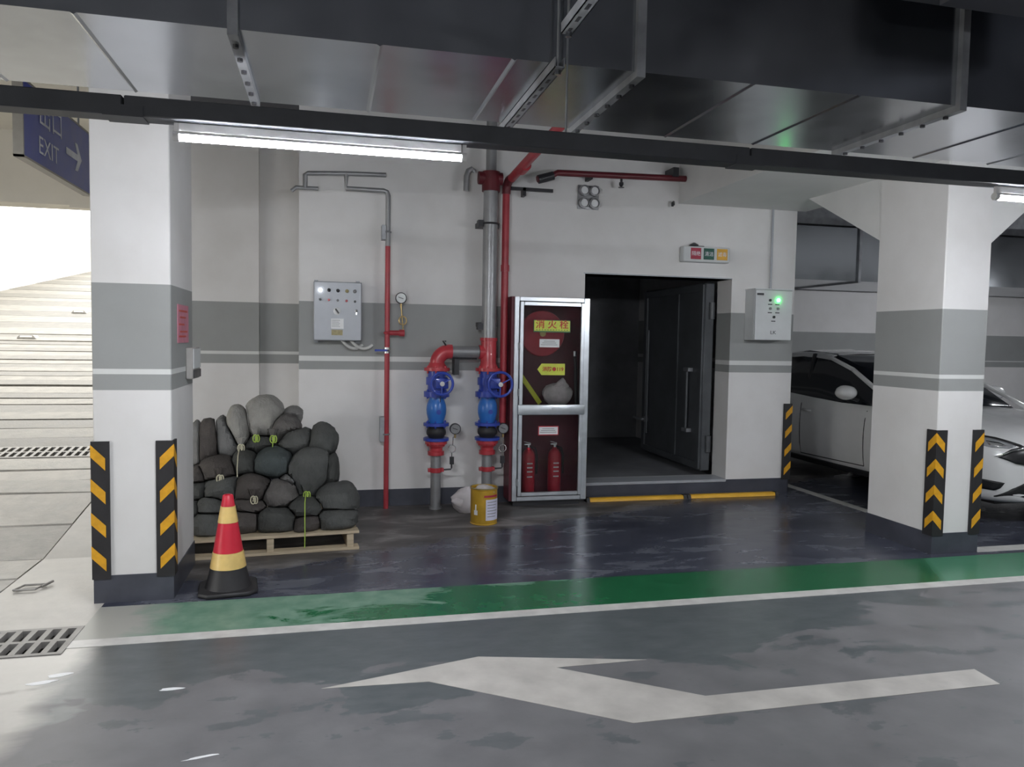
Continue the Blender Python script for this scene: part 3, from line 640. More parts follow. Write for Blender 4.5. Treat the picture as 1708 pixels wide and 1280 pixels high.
# two pump-adapter risers --------------------------------------------------------
def flange_(mb, x, y, z, r, h):
    mb.cyl((x, y, z - h / 2), (x, y, z + h / 2), r, 24)
    return mb
def bolts(parent, x, y, z, r, h, m):
    f = None
    for q in range(6):
        a = math.pi * 2 * q / 6 + 0.3
        d = (r * math.cos(a), r * math.sin(a), 0)
        if f is None:
            f = obj('bolt', MB().cyl((x + d[0], y + d[1], z - h), (x + d[0], y + d[1], z + h), 0.009, 6), m, parent); f0 = d
        else: share('bolt', f, parent, (d[0] - f0[0], d[1] - f0[1], 0))
def riser(x, y, kind, label):
    t = thing('valve_riser', label, 'pipe valve', (x, y, 0), 'paired blue valve risers')
    obj('lower_pipe', MB().cyl((x, y, 0.02), (x, y, 0.52), 0.049, 20).cyl((x, y, 0), (x, y, 0.02), 0.06, 20), 'pipe_grey', t)
    obj('pipe_collar', MB().cyl((x, y, 0.345), (x, y, 0.39), 0.056, 20).box(x - 0.075, x + 0.075, y - 0.02, y + 0.02, 0.35, 0.385), 'fitting_red', t, bevel=0.003)
    obj('gauge_pipe', MB().tube([(x + 0.05, y - 0.01, 0.368), (x + 0.14, y - 0.01, 0.372), (x + 0.148, y - 0.01, 0.385), (x + 0.148, y - 0.01, 0.47)], 0.008, 8).box(x + 0.13, x + 0.168, y - 0.026, y + 0.006, 0.42, 0.49), 'panel_dark', t)
    obj('siphon_loop', MB().torus((x + 0.15, y - 0.01, 0.565), (0, 1, 0), 0.035, 0.005, 20, 6).tube([(x + 0.148, y - 0.01, 0.49), (x + 0.148, y - 0.01, 0.53)], .005, 6).tube([(x + 0.155, y - 0.01, 0.60), (x + 0.16, y - 0.01, 0.68)], 0.005, 6), 'steel_chrome', t)
    gauge(x + (0.178 if kind == 'elbow' else 0.152), y - 0.015, 0.755, 0.052, t, 'label_print')
    fl = obj('reducer', MB().lathe([(0.055, 0.505), (0.078, 0.51), (0.078, 0.545), (0.062, 0.55), (0.062, 0.575), (0.085, 0.60), (0.085, 0.612), (0.104, 0.615), (0.104, 0.645)], (x, y, 0), FZ, 24), 'fitting_red', t)
    bolts(fl, x, y, 0.63, 0.088, 0.032, 'fitting_red')
    f4 = obj('joint_flange', flange_(MB(), x, y, 0.66, 0.120, 0.026), 'valve_blue', t)
    obj('rubber_joint', MB().lathe([(0.07, 0.673), (0.078, 0.69), (0.09, 0.705), (0.093, 0.725), (0.09, 0.745), (0.078, 0.765), (0.07, 0.785)], (x, y, 0), FZ, 24), 'rubber_black', t)
    f3 = obj('joint_flange', flange_(MB(), x, y, 0.80, 0.120, 0.028), 'valve_blue', t)
    bolts(f3, x, y, 0.80, 0.092, 0.032, 'valve_blue')
    ck = obj('check_valve_body', MB().lathe([(0.07, 0.814), (0.074, 0.835), (0.082, 0.86), (0.092, 0.90), (0.094, 0.94), (0.09, 0.98), (0.078, 1.015), (0.07, 1.035), (0.07, 1.06)], (x, y, 0), FZ, 24), 'valve_lightblue', t)
    obj('valve_label', MB().cyl((x + 0.01, y - 0.088, 0.92), (x + 0.01, y - 0.0955, 0.92), 0.022, 14), 'valve_blue', ck)
    f2 = obj('joint_flange', flange_(MB(), x, y, 1.083, 0.120, 0.05), 'valve_blue', t)
    bolts(f2, x, y, 1.083, 0.093, 0.042, 'valve_blue')
    bf = obj('butterfly_valve_body', MB().cyl((x, y, 1.108), (x, y, 1.30), 0.084, 24).cyl((x, y, 1.17), (x, y, 1.24), 0.1, 24).cyl((x + 0.0, y, 1.2), (x + 0.02, y - 0.10, 1.2), 0.052, 18), 'valve_blue', t)
    wx, wz = (x + 0.02, 1.19) if kind == 'elbow' else (x + 0.075, 1.186)
    wr = 0.10 if kind == 'elbow' else 0.112
    obj('gear_box', MB().box(x - 0.03, x + 0.09, y - 0.15, y - 0.085, 1.14, 1.24), 'valve_blue', t, bevel=0.012, seg=2)
    hw = obj('hand_wheel', MB().torus((wx, y - 0.20, wz), (0, 1, 0), wr, 0.013, 30, 8), 'valve_blue', t)
    for q in range(3):
        a = q * 2 * math.pi / 3 + 0.5
        obj('wheel_spoke', MB().bar((wx, y - 0.20, wz), (wx + wr * math.cos(a), y - 0.20, wz + wr * math.sin(a)), 0.022, 0.01), 'valve_blue', hw)
    obj('wheel_hub', MB().cyl((wx, y - 0.225, wz), (wx, y - 0.15, wz), 0.022, 14), 'steel_chrome', hw)
    if kind == 'elbow':
        obj('stem_wire', MB().tube([(wx - 0.005, y - 0.2, wz - 0.02), (wx - 0.008, y - 0.16, 1.02)], 0.004, 6), 'steel_chrome', hw)
    f1 = obj('upper_flange', flange_(MB(), x, y, 1.315, 0.120, 0.03), 'fitting_red', t)
    bolts(f1, x, y, 1.31, 0.093, 0.035, 'fitting_red')
    if kind == 'elbow':
        pts = [(x, y, 1.33), (x, y, 1.36)] + [(x + 0.115 - 0.115 * math.cos(a), y, 1.365 + 0.115 * math.sin(a)) for a in [q * math.pi / 16 for q in range(1, 9)]] + [(x + 0.14, y, 1.48)]
        obj('red_elbow', MB().tube(pts, 0.067, 20).lathe([(0.09, 0), (0.09, 0.012), (0.07, 0.05)], (x, y, 1.325), FZ, 20), 'fitting_red', t)
        obj('crossover_pipe', MB().cyl((x + 0.13, y, 1.48), (x + 0.396, y, 1.48), 0.055, 20), 'pipe_grey', t)
        obj('pipe_bracket', MB().box(x + 0.13, x + 0.39, y + 0.06, y + 0.085, 1.405, 1.43).box(x + 0.17, x + 0.215, y + 0.03, YW, 1.26, 1.41), 'panel_dark', t)
        obj('vent_cock', MB().tube([(x + 0.085, y - 0.02, 1.53), (x + 0.05, y - 0.02, 1.58), (x + 0.08, y - 0.02, 1.575)], 0.008, 6), 'panel_dark', t)
    else:
        obj('red_tee', MB().lathe([(0.09, 0), (0.09, 0.012), (0.074, 0.05), (0.074, 0.26), (0.082, 0.262), (0.082, 0.29)], (x, y, 1.325), FZ, 24).cyl((x - 0.09, y, 1.48), (x, y, 1.48), 0.066, 20), 'fitting_red', t)
        obj('tall_pipe', MB().cyl((x, y, 1.61), (x, y, 3.12), 0.068, 24), 'pipe_grey', t)
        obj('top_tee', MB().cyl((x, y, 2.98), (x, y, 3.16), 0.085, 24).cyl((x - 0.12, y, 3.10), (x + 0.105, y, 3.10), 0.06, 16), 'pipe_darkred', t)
        obj('top_pipe', MB().cyl((x, y, 3.15), (x, y, CE - 0.003), 0.05, 16), 'pipe_grey', t)
        obj('wall_bracket', MB().box(x - 0.11, x + 0.10, y + 0.05, YW, 2.655, 2.70).torus((x, y, 2.68), FZ, 0.072, 0.01, 20, 6).box(x - 0.12, x - 0.07, y - 0.03, y + 0.05, 2.65, 2.71), 'panel_dark', t)
        obj('wall_bracket', MB().box(x - 0.09, x + 0.09, y + 0.05, YW, 1.72, 1.76).box(x - 0.11, x - 0.06, y - 0.03, y + 0.05, 1.69, 1.75), 'panel_dark', t)
    return t
riser(0.977, 7.06, 'elbow', 'blue valve riser with red elbow, the left of the two')
riser(1.465, 7.06, 'tee', 'blue valve riser with tall grey pipe, beside fire cabinet')
# separate hanging pipe stub near the lamp
tag(obj('pipe_stub', MB().tube([(1.30, 7.12, 3.19), (1.26, 7.12, 3.17), (1.243, 7.12, 3.12), (1.24, 7.12, 2.985)], 0.026, 12).cyl((1.29, 7.12, 3.19), (1.325, 7.12, 3.165), 0.02, 8), 'pipe_grey', origin=(1.24, 7.12, 2.98)), 'short grey pipe stub hanging left of the tall grey pipe', 'pipe')
# red vertical pipe turning towards the lane
rp = thing('fire_main_pipe', 'red fire main pipe beside cabinet turning overhead towards the lane', 'pipe', (1.66, 7.13, 0.72))
obj('riser', MB().tube([(1.628, 7.13, 0.80), (1.628, 7.13, 3.0)], 0.035, 16), 'pipe_red', rp)
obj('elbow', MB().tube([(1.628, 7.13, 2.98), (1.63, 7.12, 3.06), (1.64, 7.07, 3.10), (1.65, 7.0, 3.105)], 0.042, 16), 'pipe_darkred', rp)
obj('overhead_pipe', MB().tube([(1.65, 7.0, 3.105), (1.672, 4.76, 3.24), (1.672, 4.70, 3.26), (1.672, 4.67, 3.31), (1.672, 4.66, CE - 0.003)], 0.04, 16).cyl((1.668, 6.7, 3.12), (1.669, 6.55, 3.13), 0.05, 16), 'pipe_red', rp)
obj('end_cap', MB().cyl((1.628, 7.13, 0.72), (1.628, 7.13, 0.80), 0.03, 14), 'panel_dark', rp)
obj('coupling', MB().cyl((1.628, 7.13, 2.25), (1.628, 7.13, 2.31), 0.042, 16), 'pipe_red', rp)
obj('wall_bracket', MB().box(1.62, 2.10, 7.16, 7.19, 3.03, 3.06).box(1.80, 1.83, 7.16, YW, 2.98, 3.06), 'panel_dark', rp)
# dark red pipe along the wall top
dp = thing('sprinkler_branch_pipe', 'dark red pipe running along the wall top to the beam', 'pipe', (2.1, 7.1, 3.19))
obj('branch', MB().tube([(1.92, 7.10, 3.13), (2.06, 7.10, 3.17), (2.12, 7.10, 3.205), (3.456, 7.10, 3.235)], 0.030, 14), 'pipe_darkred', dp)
obj('coupling', MB().cyl((1.93, 7.10, 3.13), (2.08, 7.10, 3.175), 0.042, 14), 'panel_dark', dp)
sh = obj('sprinkler_head', MB().lathe([(0.012, 0), (0.012, -0.03), (0.022, -0.035), (0.022, -0.06), (0.008, -0.075), (0.03, -0.08), (0.03, -0.084)], (2.775, 7.10, 3.19), FZ, 14), 'panel_dark', dp)
obj('pipe_clip', MB().box(2.45, 2.48, 7.10, YW, 3.17, 3.24).box(3.30, 3.36, 7.05, YW, 3.24, 3.33), 'panel_dark', dp)
tag(obj('wall_hook', MB().tube([(3.40, 7.24, 3.0), (3.38, 7.2, 3.02), (3.36, 7.18, 3.005), (3.36, 7.18, 2.97)], 0.012, 8), 'panel_dark', origin=(3.38, 7.24, 3.0)), 'small dark wall hook under the dark red pipe by the beam', 'hook')
# four plugged wall sleeves
fs = thing('wall_sleeves', 'cluster of four round plugged pipe sleeves high on the wall', 'pipe sleeves', (2.485, YW, 3.02))
obj('sleeve_plate', MB().box(2.375, 2.595, YW - 0.012, YW, 2.90, 3.135), 'pipe_grey', fs, bevel=0.02, seg=2)
for x in (2.432, 2.538):
    for z in (2.956, 3.078):
        s_ = obj('sleeve', MB().lathe([(0.052, 0.0), (0.052, 0.05), (0.044, 0.052), (0.044, 0.03)], (x, YW - 0.01, z), (0, -1, 0), 22), 'pipe_grey', fs)
        obj('sleeve_plug', MB().cyl((x, YW - 0.01, z), (x, YW - 0.056, z), 0.036, 20), 'label_white', s_)
# three colour signal lamp box
sgx = thing('signal_lamp_box', 'white signal box with red green and yellow squares above doorway', 'signal lamp', (3.745, YW, 2.425))
obj('box_body', MB().box(3.487, 4.005, 7.16, YW, 2.425, 2.582), 'light_box', sgx, bevel=0.008)
for (a, b, m_, s_) in ((3.567, 3.682, 'square_red', '隔绝'), (3.710, 3.828, 'square_green', '清洁'), (3.858, 3.978, 'square_yellow', '滤毒')):
    q = obj('signal_square', MB().box(a, b, 7.156, 7.161, 2.452, 2.566), m_, sgx, bevel=0.003)
    text('lettering', s_, 0.05, ((a + b) / 2, 7.155, 2.506), FX, FZ, 'sign_white', q)
obj('bell', MB().lathe([(0.05, 0), (0.045, 0.02), (0.02, 0.035), (0.012, 0.04)], (3.62, 7.2, 2.582), FZ, 18).box(3.57, 3.73, 7.19, 7.22, 2.582, 2.592), 'panel_dark', sgx)
# right control panel
cx0, cx1, cz0, cz1, cy = 4.25, 4.68, 1.64, 2.16, 7.05
cp = thing('alarm_cabinet', 'pale wall panel with glowing green light right of doorway', 'electric box', (4.46, YW, cz0))
obj('box_body', MB().box(cx0, cx1, cy + 0.02, YW, cz0, cz1), 'light_box', cp, bevel=0.004)
dr = obj('box_door', MB().box(cx0 + 0.003, cx1 - 0.003, cy, cy + 0.018, cz0 + 0.003, cz1 - 0.003), 'light_box', cp, bevel=0.004)
obj('drip_edge', MB().box(cx0 - 0.004, cx1 + 0.004, cy - 0.004, YW, cz1, cz1 + 0.012), 'light_box', cp)
obj('green_light', MB().lathe([(0.019, 0), (0.019, 0.01), (0.012, 0.02), (0.004, 0.024)], (4.514, cy, 2.055), (0, -1, 0), 16), 'led_green', dr)
for x, z in ((4.418, 2.052), (4.422, 1.967), (4.511, 1.967), (4.467, 1.88)):
    obj('push_button', MB().lathe([(0.014, 0), (0.014, 0.012), (0.009, 0.016)], (x, cy, z), (0, -1, 0), 14), 'panel_dark' if z > 2 or z < 1.9 else 'label_print', dr)
for x, z in ((4.42, 2.01), (4.503, 2.01), (4.42, 1.925), (4.507, 1.925), (4.463, 1.838)):
    obj('button_label', MB().box(x - 0.024, x + 0.024, cy - 0.002, cy, z - 0.005, z + 0.005), 'panel_dark', dr)
obj('name_tag', MB().box(4.268, 4.345, cy - 0.002, cy, 2.102, 2.124), 'panel_dark', dr)
text('lettering', 'LK', 0.05, (4.466, cy - 0.001, 1.72), FX, FZ, 'panel_dark', dr, sx=1.2)
obj('conduit', MB().cyl((4.525, 7.22, cz1), (4.525, 7.22, 3.01), 0.011, 10).cyl((4.525, 7.22, cz1), (4.525, 7.22, cz1 + 0.03), 0.016, 10), 'grey_box', cp)

# blast door leaf (open into the dark room) ------------------------------------------
dd_ = thing('steel_door', 'thick dark steel door standing open into the dark room', 'door', (4.07, 7.58, 0.16))
obj('door_leaf', MB().box(3.955, 4.065, 7.56, 9.17, 0.20, 2.25), 'steel_door', dd_, bevel=0.01)
obj('door_rim', MB().box(3.935, 3.955, 7.58, 7.66, 0.22, 2.23).box(3.935, 3.955, 9.07, 9.15, 0.22, 2.23).box(3.935, 3.955, 7.66, 9.07, 0.22, 0.29).box(3.935, 3.955, 7.66, 9.07, 2.16, 2.23), 'steel_door', dd_)
for z in (0.50, 1.95): obj('hinge', MB().cyl((4.03, 7.545, z - 0.09), (4.03, 7.545, z + 0.09), 0.03, 14), 'steel_door', dd_)
obj('lock_rod', MB().cyl((3.915, 7.86, 0.62), (3.915, 7.86, 1.32), 0.014, 10), 'steel_door', dd_)
for z in (0.62, 1.30): obj('rod_bracket', MB().box(3.895, 3.955, 7.80, 7.92, z - 0.02, z + 0.02), 'galvanised_dull', dd_)
obj('lock_rod', MB().cyl((3.915, 8.95, 0.45), (3.915, 8.95, 1.75), 0.014, 10), 'steel_door', dd_)
obj('door_handle', MB().tube([(3.95, 9.02, 0.62), (3.88, 9.02, 0.62), (3.87, 9.10, 0.62), (3.87, 9.26, 0.62)], 0.016, 8).cyl((3.955, 9.02, 0.62), (3.90, 9.02, 0.62), 0.035, 14), 'galvanised_dull', dd_)
obj('stiffener', MB().box(3.94, 3.955, 8.18, 8.26, 0.29, 2.16), 'steel_door', dd_)

# yellow flood barrier strip lying in front of the sill
for a, b, l in ((2.49, 3.575, 'yellow floor strip by the doorway sill, left half next to the cabinet'), (3.585, 4.63, 'yellow floor strip by the doorway sill, right half toward the corner')):
    t = thing('floor_strip', l, 'floor strip', ((a + b) / 2, 7.07, 0), 'yellow strips along the door sill')
    obj('strip_body', MB().prism([(7.09, 0.0), (7.18, 0.0), (7.165, 0.036), (7.105, 0.036)], lambda p, z, d: (d, p, z), a + 0.035, b - 0.035), 'yellow_plastic', t, bevel=0.004)
    for x in (a, b - 0.035): obj('end_piece', MB().prism([(7.085, 0.0), (7.185, 0.0), (7.17, 0.04), (7.10, 0.04)], lambda p, z, d: (d, p, z), x, x + 0.035), 'rubber_black', t)

# ================================================================== FIRE HYDRANT CABINET
hx0, hx1, hz0, hz1, hy = 1.705, 2.443, 0.055, 2.01, 7.0
hc = thing('fire_cabinet', 'red fire hydrant cabinet with aluminium frame and glass doors', 'fire cabinet', (2.07, YW, hz0))
obj('cabinet_shell', MB().box(hx0 - 0.03, hx0, hy + 0.02, YW, hz0, hz1).box(hx1 - 0.02, hx1, hy + 0.02, YW, hz0, hz1).box(hx0, hx1 - .02, hy + 0.02, YW, hz1 - 0.02, hz1).box(hx0, hx1 - .02, hy + 0.02, YW, hz0, hz0 + 0.02).box(hx0, hx1 - .02, YW - 0.015, YW, hz0 + .02, hz1 - .02), 'cabinet_red', hc)
obj('cabinet_foot', MB().box(hx0 + 0.02, hx1 - 0.05, hy + 0.05, YW - 0.02, 0, hz0), 'panel_dark', hc)
fw = 0.042
obj('outer_frame', MB().box(hx0 - 0.005, hx0 + fw, hy, hy + 0.03, hz0, hz1).box(hx1 - fw - 0.012, hx1 + 0.005, hy, hy + 0.03, hz0, hz1).box(hx0 + fw, hx1 - fw - .012, hy, hy + 0.03, hz1 - fw, hz1).box(hx0 + fw, hx1 - fw - .012, hy, hy + 0.03, hz0, hz0 + fw), 'aluminium', hc, bevel=0.004)
def cab_door(x0, x1, z0, z1, w):
    d = obj('cabinet_door', MB().box(x0, x0 + w, hy - 0.015, hy + 0.012, z0, z1).box(x1 - w, x1, hy - 0.015, hy + 0.012, z0, z1).box(x0 + w, x1 - w, hy - 0.015, hy + 0.012, z1 - w, z1).box(x0 + w, x1 - w, hy - 0.015, hy + 0.012, z0, z0 + w), 'aluminium', hc, bevel=0.004)
    obj('pane', MB().box(x0 + w, x1 - w, hy, hy + 0.004, z0 + w, z1 - w), 'cabinet_glass', d)
    for z in (z0 + 0.12 * (z1 - z0), z0 + 0.55 * (z1 - z0)): obj('hinge', MB().cyl((x0 - 0.004, hy - 0.012, z), (x0 - 0.004, hy - 0.012, z + 0.07), 0.008, 8), 'galvanised_dull', d)
    return d
d_up = cab_door(1.752, 2.392, 0.945, 1.963, 0.036)
d_lo = cab_door(1.752, 2.392, 0.105, 0.928, 0.036)
obj('shelf', MB().box(hx0, hx1 - 0.02, hy + 0.03, YW - 0.015, 0.92, 0.94), 'cabinet_red', hc)
obj('door_pull', MB().box(1.74, 2.405, hy - 0.035, hy - 0.016, 0.888, 0.987), 'aluminium', hc, bevel=0.012, seg=2)
st = obj('hydrant_sticker', MB().box(1.885, 2.252, hy - 0.003, hy - 0.0005, 1.677, 1.794), 'sticker_green', d_up)
obj('sticker_face', MB().box(1.892, 2.246, hy - 0.0042, hy - 0.003, 1.690, 1.788), 'sticker_yellow', st)
text('lettering', '消 火 栓', 0.088, (2.069, hy - 0.005, 1.748), FX, FZ, 'text_red', st, sx=1.05, bold=0.0012)
for i in range(12): obj('print_mark', MB().box(1.91 + i * 0.0275, 1.925 + i * 0.0275, hy - 0.005, hy - 0.0042, 1.697, 1.703), 'sticker_green', st)
lb = obj('white_label', MB().box(1.947, 2.145, hy - 0.003, hy - 0.0005, 1.534, 1.612), 'label_white', d_up)
for i in range(3): obj('print_line', MB().box(1.99 - 0.015 * i, 2.10 + 0.012 * i, hy - 0.0036, hy - 0.003, 1.590 - i * 0.017, 1.595 - i * 0.017), 'label_print', lb)
ar = obj('arrow_sticker', MB().prism([(1.93, 1.323), (1.972, 1.379), (2.205, 1.379), (2.205, 1.268), (1.972, 1.268)], front, hy - 0.003, hy - 0.0005), 'sticker_yellow', d_up)
text('lettering', '消防●119', 0.048, (2.085, hy - 0.004, 1.323), FX, FZ, 'text_red', ar, bold=0.001)
lb = obj('red_border_label', MB().box(1.95, 2.154, hy - 0.003, hy - 0.0005, 0.689, 0.778), 'extinguisher_red', d_lo)
obj('label_face', MB().box(1.958, 2.146, hy - 0.004, hy - 0.003, 0.697, 0.770), 'label_white', lb)
for i in range(3): obj('print_line', MB().box(1.99 - 0.012 * i, 2.11 + 0.01 * i, hy - 0.0046, hy - 0.004, 0.75 - i * 0.017, 0.755 - i * 0.017), 'label_print', lb)
# contents
rl = thing('hose_reel', 'round red hose reel inside the fire cabinet', 'hose reel', (2.0, 7.14, 1.45))
obj('reel_disc', MB().lathe([(0.05, -0.045), (0.215, -0.045), (0.222, -0.035), (0.222, -0.02), (0.06, -0.02)], (2.0, 7.13, 1.665), (0, 1, 0), 36), 'reel_red', rl)
obj('hose_coil', MB().torus((2.0, 7.145, 1.665), (0, 1, 0), 0.15, 0.028, 32, 8).torus((2.0, 7.145, 1.665), (0, 1, 0), 0.09, 0.028, 32, 8), 'rubber_black', rl)
obj('reel_axle', MB().cyl((2.0, 7.228, 1.665), (2.0, 7.07, 1.665), 0.03, 16), 'brass', rl)
bg_ = MB()
def lump(mb, c, s, seed, n=18, m=12, amp=0.12):
    c = Vector(c); vs = []; fs = []
    for j in range(m + 1):
        th = math.pi * j / m
        for i in range(n):
            ph = 2 * math.pi * i / n
            d = Vector((math.sin(th) * math.cos(ph), math.sin(th) * math.sin(ph), math.cos(th)))
            k = 1 + amp * noise.noise(d * 1.8 + Vector((seed * 7.3, seed, 0))) + amp * 0.5 * noise.noise(d * 5 + Vector((seed, 3, seed)))
            vs.append(c + Vector((d.x * s[0], d.y * s[1], d.z * s[2])) * k)
    for j in range(m):
        for i in range(n):
            fs.append((j * n + i, j * n + (i + 1) % n, (j + 1) * n + (i + 1) % n, (j + 1) * n + i))
    return mb.add(vs, fs)
hb = thing('hose_bag', 'white folded hose bundle at the bottom of the cabinet window', 'hose', (2.2, 7.12, 0.94))
obj('hose_roll', lump(MB(), (2.175, 7.13, 1.072), (0.155, 0.07, 0.115), 3, amp=0.08), 'hose_white', hb)
obj('hose_fold', MB().obox((2.185, 7.10, 1.18), (0.13, 0.035, 0.055), Matrix.Rotation(-0.7, 3, 'Y')).obox((2.235, 7.10, 1.175), (0.10, 0.03, 0.05), Matrix.Rotation(0.8, 3, 'Y')), 'hose_white', hb, bevel=0.012, seg=2)
tag(obj('strap', MB().bar((1.785, 7.06, 1.26), (1.985, 7.08, 0.99), 0.01, 0.045), 'strap_yellow', origin=(1.88, 7.07, 1.1)), 'yellow strap hanging diagonally inside the fire cabinet', 'strap')
nz = thing('hose_nozzle', 'dark upright hose nozzle at the right inside the cabinet', 'hose nozzle', (2.35, 7.12, 0.94))
obj('nozzle_pipe', MB().cyl((2.37, 7.12, 0.943), (2.345, 7.12, 1.45), 0.017, 12), 'panel_dark', nz)
obj('nozzle_tip', MB().cyl((2.345, 7.12, 1.45), (2.343, 7.12, 1.50), 0.022, 12), 'galvanised', nz)
def extinguisher(x, label):
    t = thing('fire_extinguisher', label, 'fire extinguisher', (x, 7.13, 0.075), 'extinguishers in the cabinet')
    cyl_ = obj('cylinder', MB().lathe([(0.058, 0.08), (0.065, 0.09), (0.065, 0.46), (0.058, 0.50), (0.04, 0.53), (0.022, 0.54), (0.022, 0.555)], (x, 7.13, 0), FZ, 22), 'extinguisher_red', t)
    obj('base_ring', MB().cyl((x, 7.13, 0.076), (x, 7.13, 0.1), 0.067, 22), 'panel_dark', t)
    obj('valve_head', MB().cyl((x, 7.13, 0.555), (x, 7.13, 0.58), 0.018, 12).box(x - 0.045, x + 0.02, 7.118, 7.142, 0.58, 0.592).obox((x - 0.015, 7.13, 0.605), (0.07, 0.02, 0.006), Matrix.Rotation(0.25, 3, 'Y')), 'steel_chrome', t)
    obj('discharge_hose', MB().tube([(x + 0.015, 7.12, 0.565), (x + 0.06, 7.10, 0.55), (x + 0.075, 7.09, 0.48), (x + 0.072, 7.085, 0.30)], 0.009, 8), 'rubber_black', t)
    for zz in (0.40, 0.36, 0.32, 0.27): obj('print_line', MB().box(x - 0.028, x + 0.026, 7.0625, 7.068, zz, zz + 0.012), 'label_white', cyl_)
    return t
extinguisher(1.893, 'red fire extinguisher in the cabinet, the left one of the pair')
extinguisher(2.158, 'red fire extinguisher in the cabinet, the right one of the pair')

# ================================================================== FLOOR OBJECTS
# traffic cone ------------------------------------------------------------------
kx, ky = -0.612, 4.99
cn = thing('traffic_cone', 'red and yellow traffic cone with black base before the sandbags', 'traffic cone', (kx, ky, 0))
rot = Matrix.Rotation(0.12, 3, 'Z')
bp = []
h = 0.175; c_ = 0.055
for a, b in ((-h + c_, -h), (h - c_, -h), (h, -h + c_), (h, h - c_), (h - c_, h), (-h + c_, h), (-h, h - c_), (-h, -h + c_)):
    p = rot @ Vector((a, b, 0)); bp.append((kx + p.x, ky + p.y))
obj('cone_base', MB().prism(bp, lambda a, b, d: (a, b, d), 0.0, 0.028), 'rubber_black', cn, bevel=0.008)
def rr(z): return 0.128 + (0.030 - 0.128) * (z - 0.02) / (0.605 - 0.02)
for z0, z1, m_, nm in ((0.026, 0.15, 'rubber_black', 'black_collar'), (0.15, 0.25, 'cone_cream', 'reflective_band'), (0.25, 0.432, 'cone_red', 'cone_body'), (0.432, 0.534, 'cone_cream', 'reflective_band'), (0.534, 0.60, 'cone_red', 'cone_tip')):
    prof = [(rr(z0), z0), (rr(z1), z1)]
    if m_ == 'cone_cream': prof = [(rr(z0) + 0.0025, z0 + 0.001), (rr(z1) + 0.0025, z1 - 0.001)]
    if nm == 'cone_tip': prof += [(rr(z1) - 0.004, z1 + 0.004), (0.018, z1 + 0.003), (0.018, z1 - 0.05)]
    if nm == 'black_collar': prof = [(rr(z0) + 0.012, z0), (rr(z0) + 0.004, z0 + 0.02), (rr(z1), z1)]
    obj(nm, MB().lathe(prof, (kx, ky, 0), FZ, 28), m_, cn)

# pallet -------------------------------------------------------------------------
pw0, pw1, pd0, pd1 = -1.02, 0.225, 5.72, 6.82
pl = thing('wooden_pallet', 'pale wooden pallet under the sandbag pile', 'pallet', ((pw0 + pw1) / 2, (pd0 + pd1) / 2, 0))
ty = [5.72 + i * 0.196 for i in range(6)]
for i, yy in enumerate(ty): obj('deck_board', MB().box(pw0, pw1, yy, yy + 0.12, 0.123, 0.143), 'wood_pale', pl, bevel=0.002)
for xx in (pw0, -0.44, pw1 - 0.09): obj('stringer', MB().box(xx, xx + 0.05, pd0 + 0.01, pd1, 0.022, 0.123), 'wood_pale', pl, bevel=0.002)
for yy in (pd0, 6.2, 6.7): obj('bottom_board', MB().box(pw0, pw1, yy, yy + 0.1, 0.0, 0.022), 'wood_dark' if yy > 6 else 'wood_pale', pl, bevel=0.002)

pl.rotation_euler = (0, 0, math.radians(5)); pl.location.x -= 0.045

# sandbags -------------------------------------------------------------------------
PACK = []      # (centre, inverse axes matrix) of every bag, filled before the bags are built
def pack(vs, i):
    """soft sacks press flat against each other: each point is drawn back to where its own sack meets a neighbour"""
    P = np.array([tuple(v) for v in vs]); c, A = PACK[i]
    D = P - c
    def nrm(q, k):
        w = np.abs((q - PACK[k][0]) @ PACK[k][1].T); return (w ** 2.6).sum(-1) ** (1 / 2.6)
    near = [k for k in range(len(PACK)) if k != i and np.linalg.norm(PACK[k][0] - c) < 0.7]
    t = np.full(len(P), 1.0); done = np.zeros(len(P), bool); T = np.linspace(0.15, 1.0, 44)
    for a in T:
        q = c + D * a; own = nrm(q, i)
        bad = np.zeros(len(P), bool)
        for k in near: bad |= nrm(q, k) < own + 0.025
        hit = bad & ~done; t[hit] = a - (T[1] - T[0]); done |= bad
    Q = c + D * t[:, None]
    Q[:, 2] = np.maximum(Q[:, 2], 0.1445); Q[:, 1] = np.maximum(Q[:, 1], 5.71)
    return [Vector(q) for q in Q]
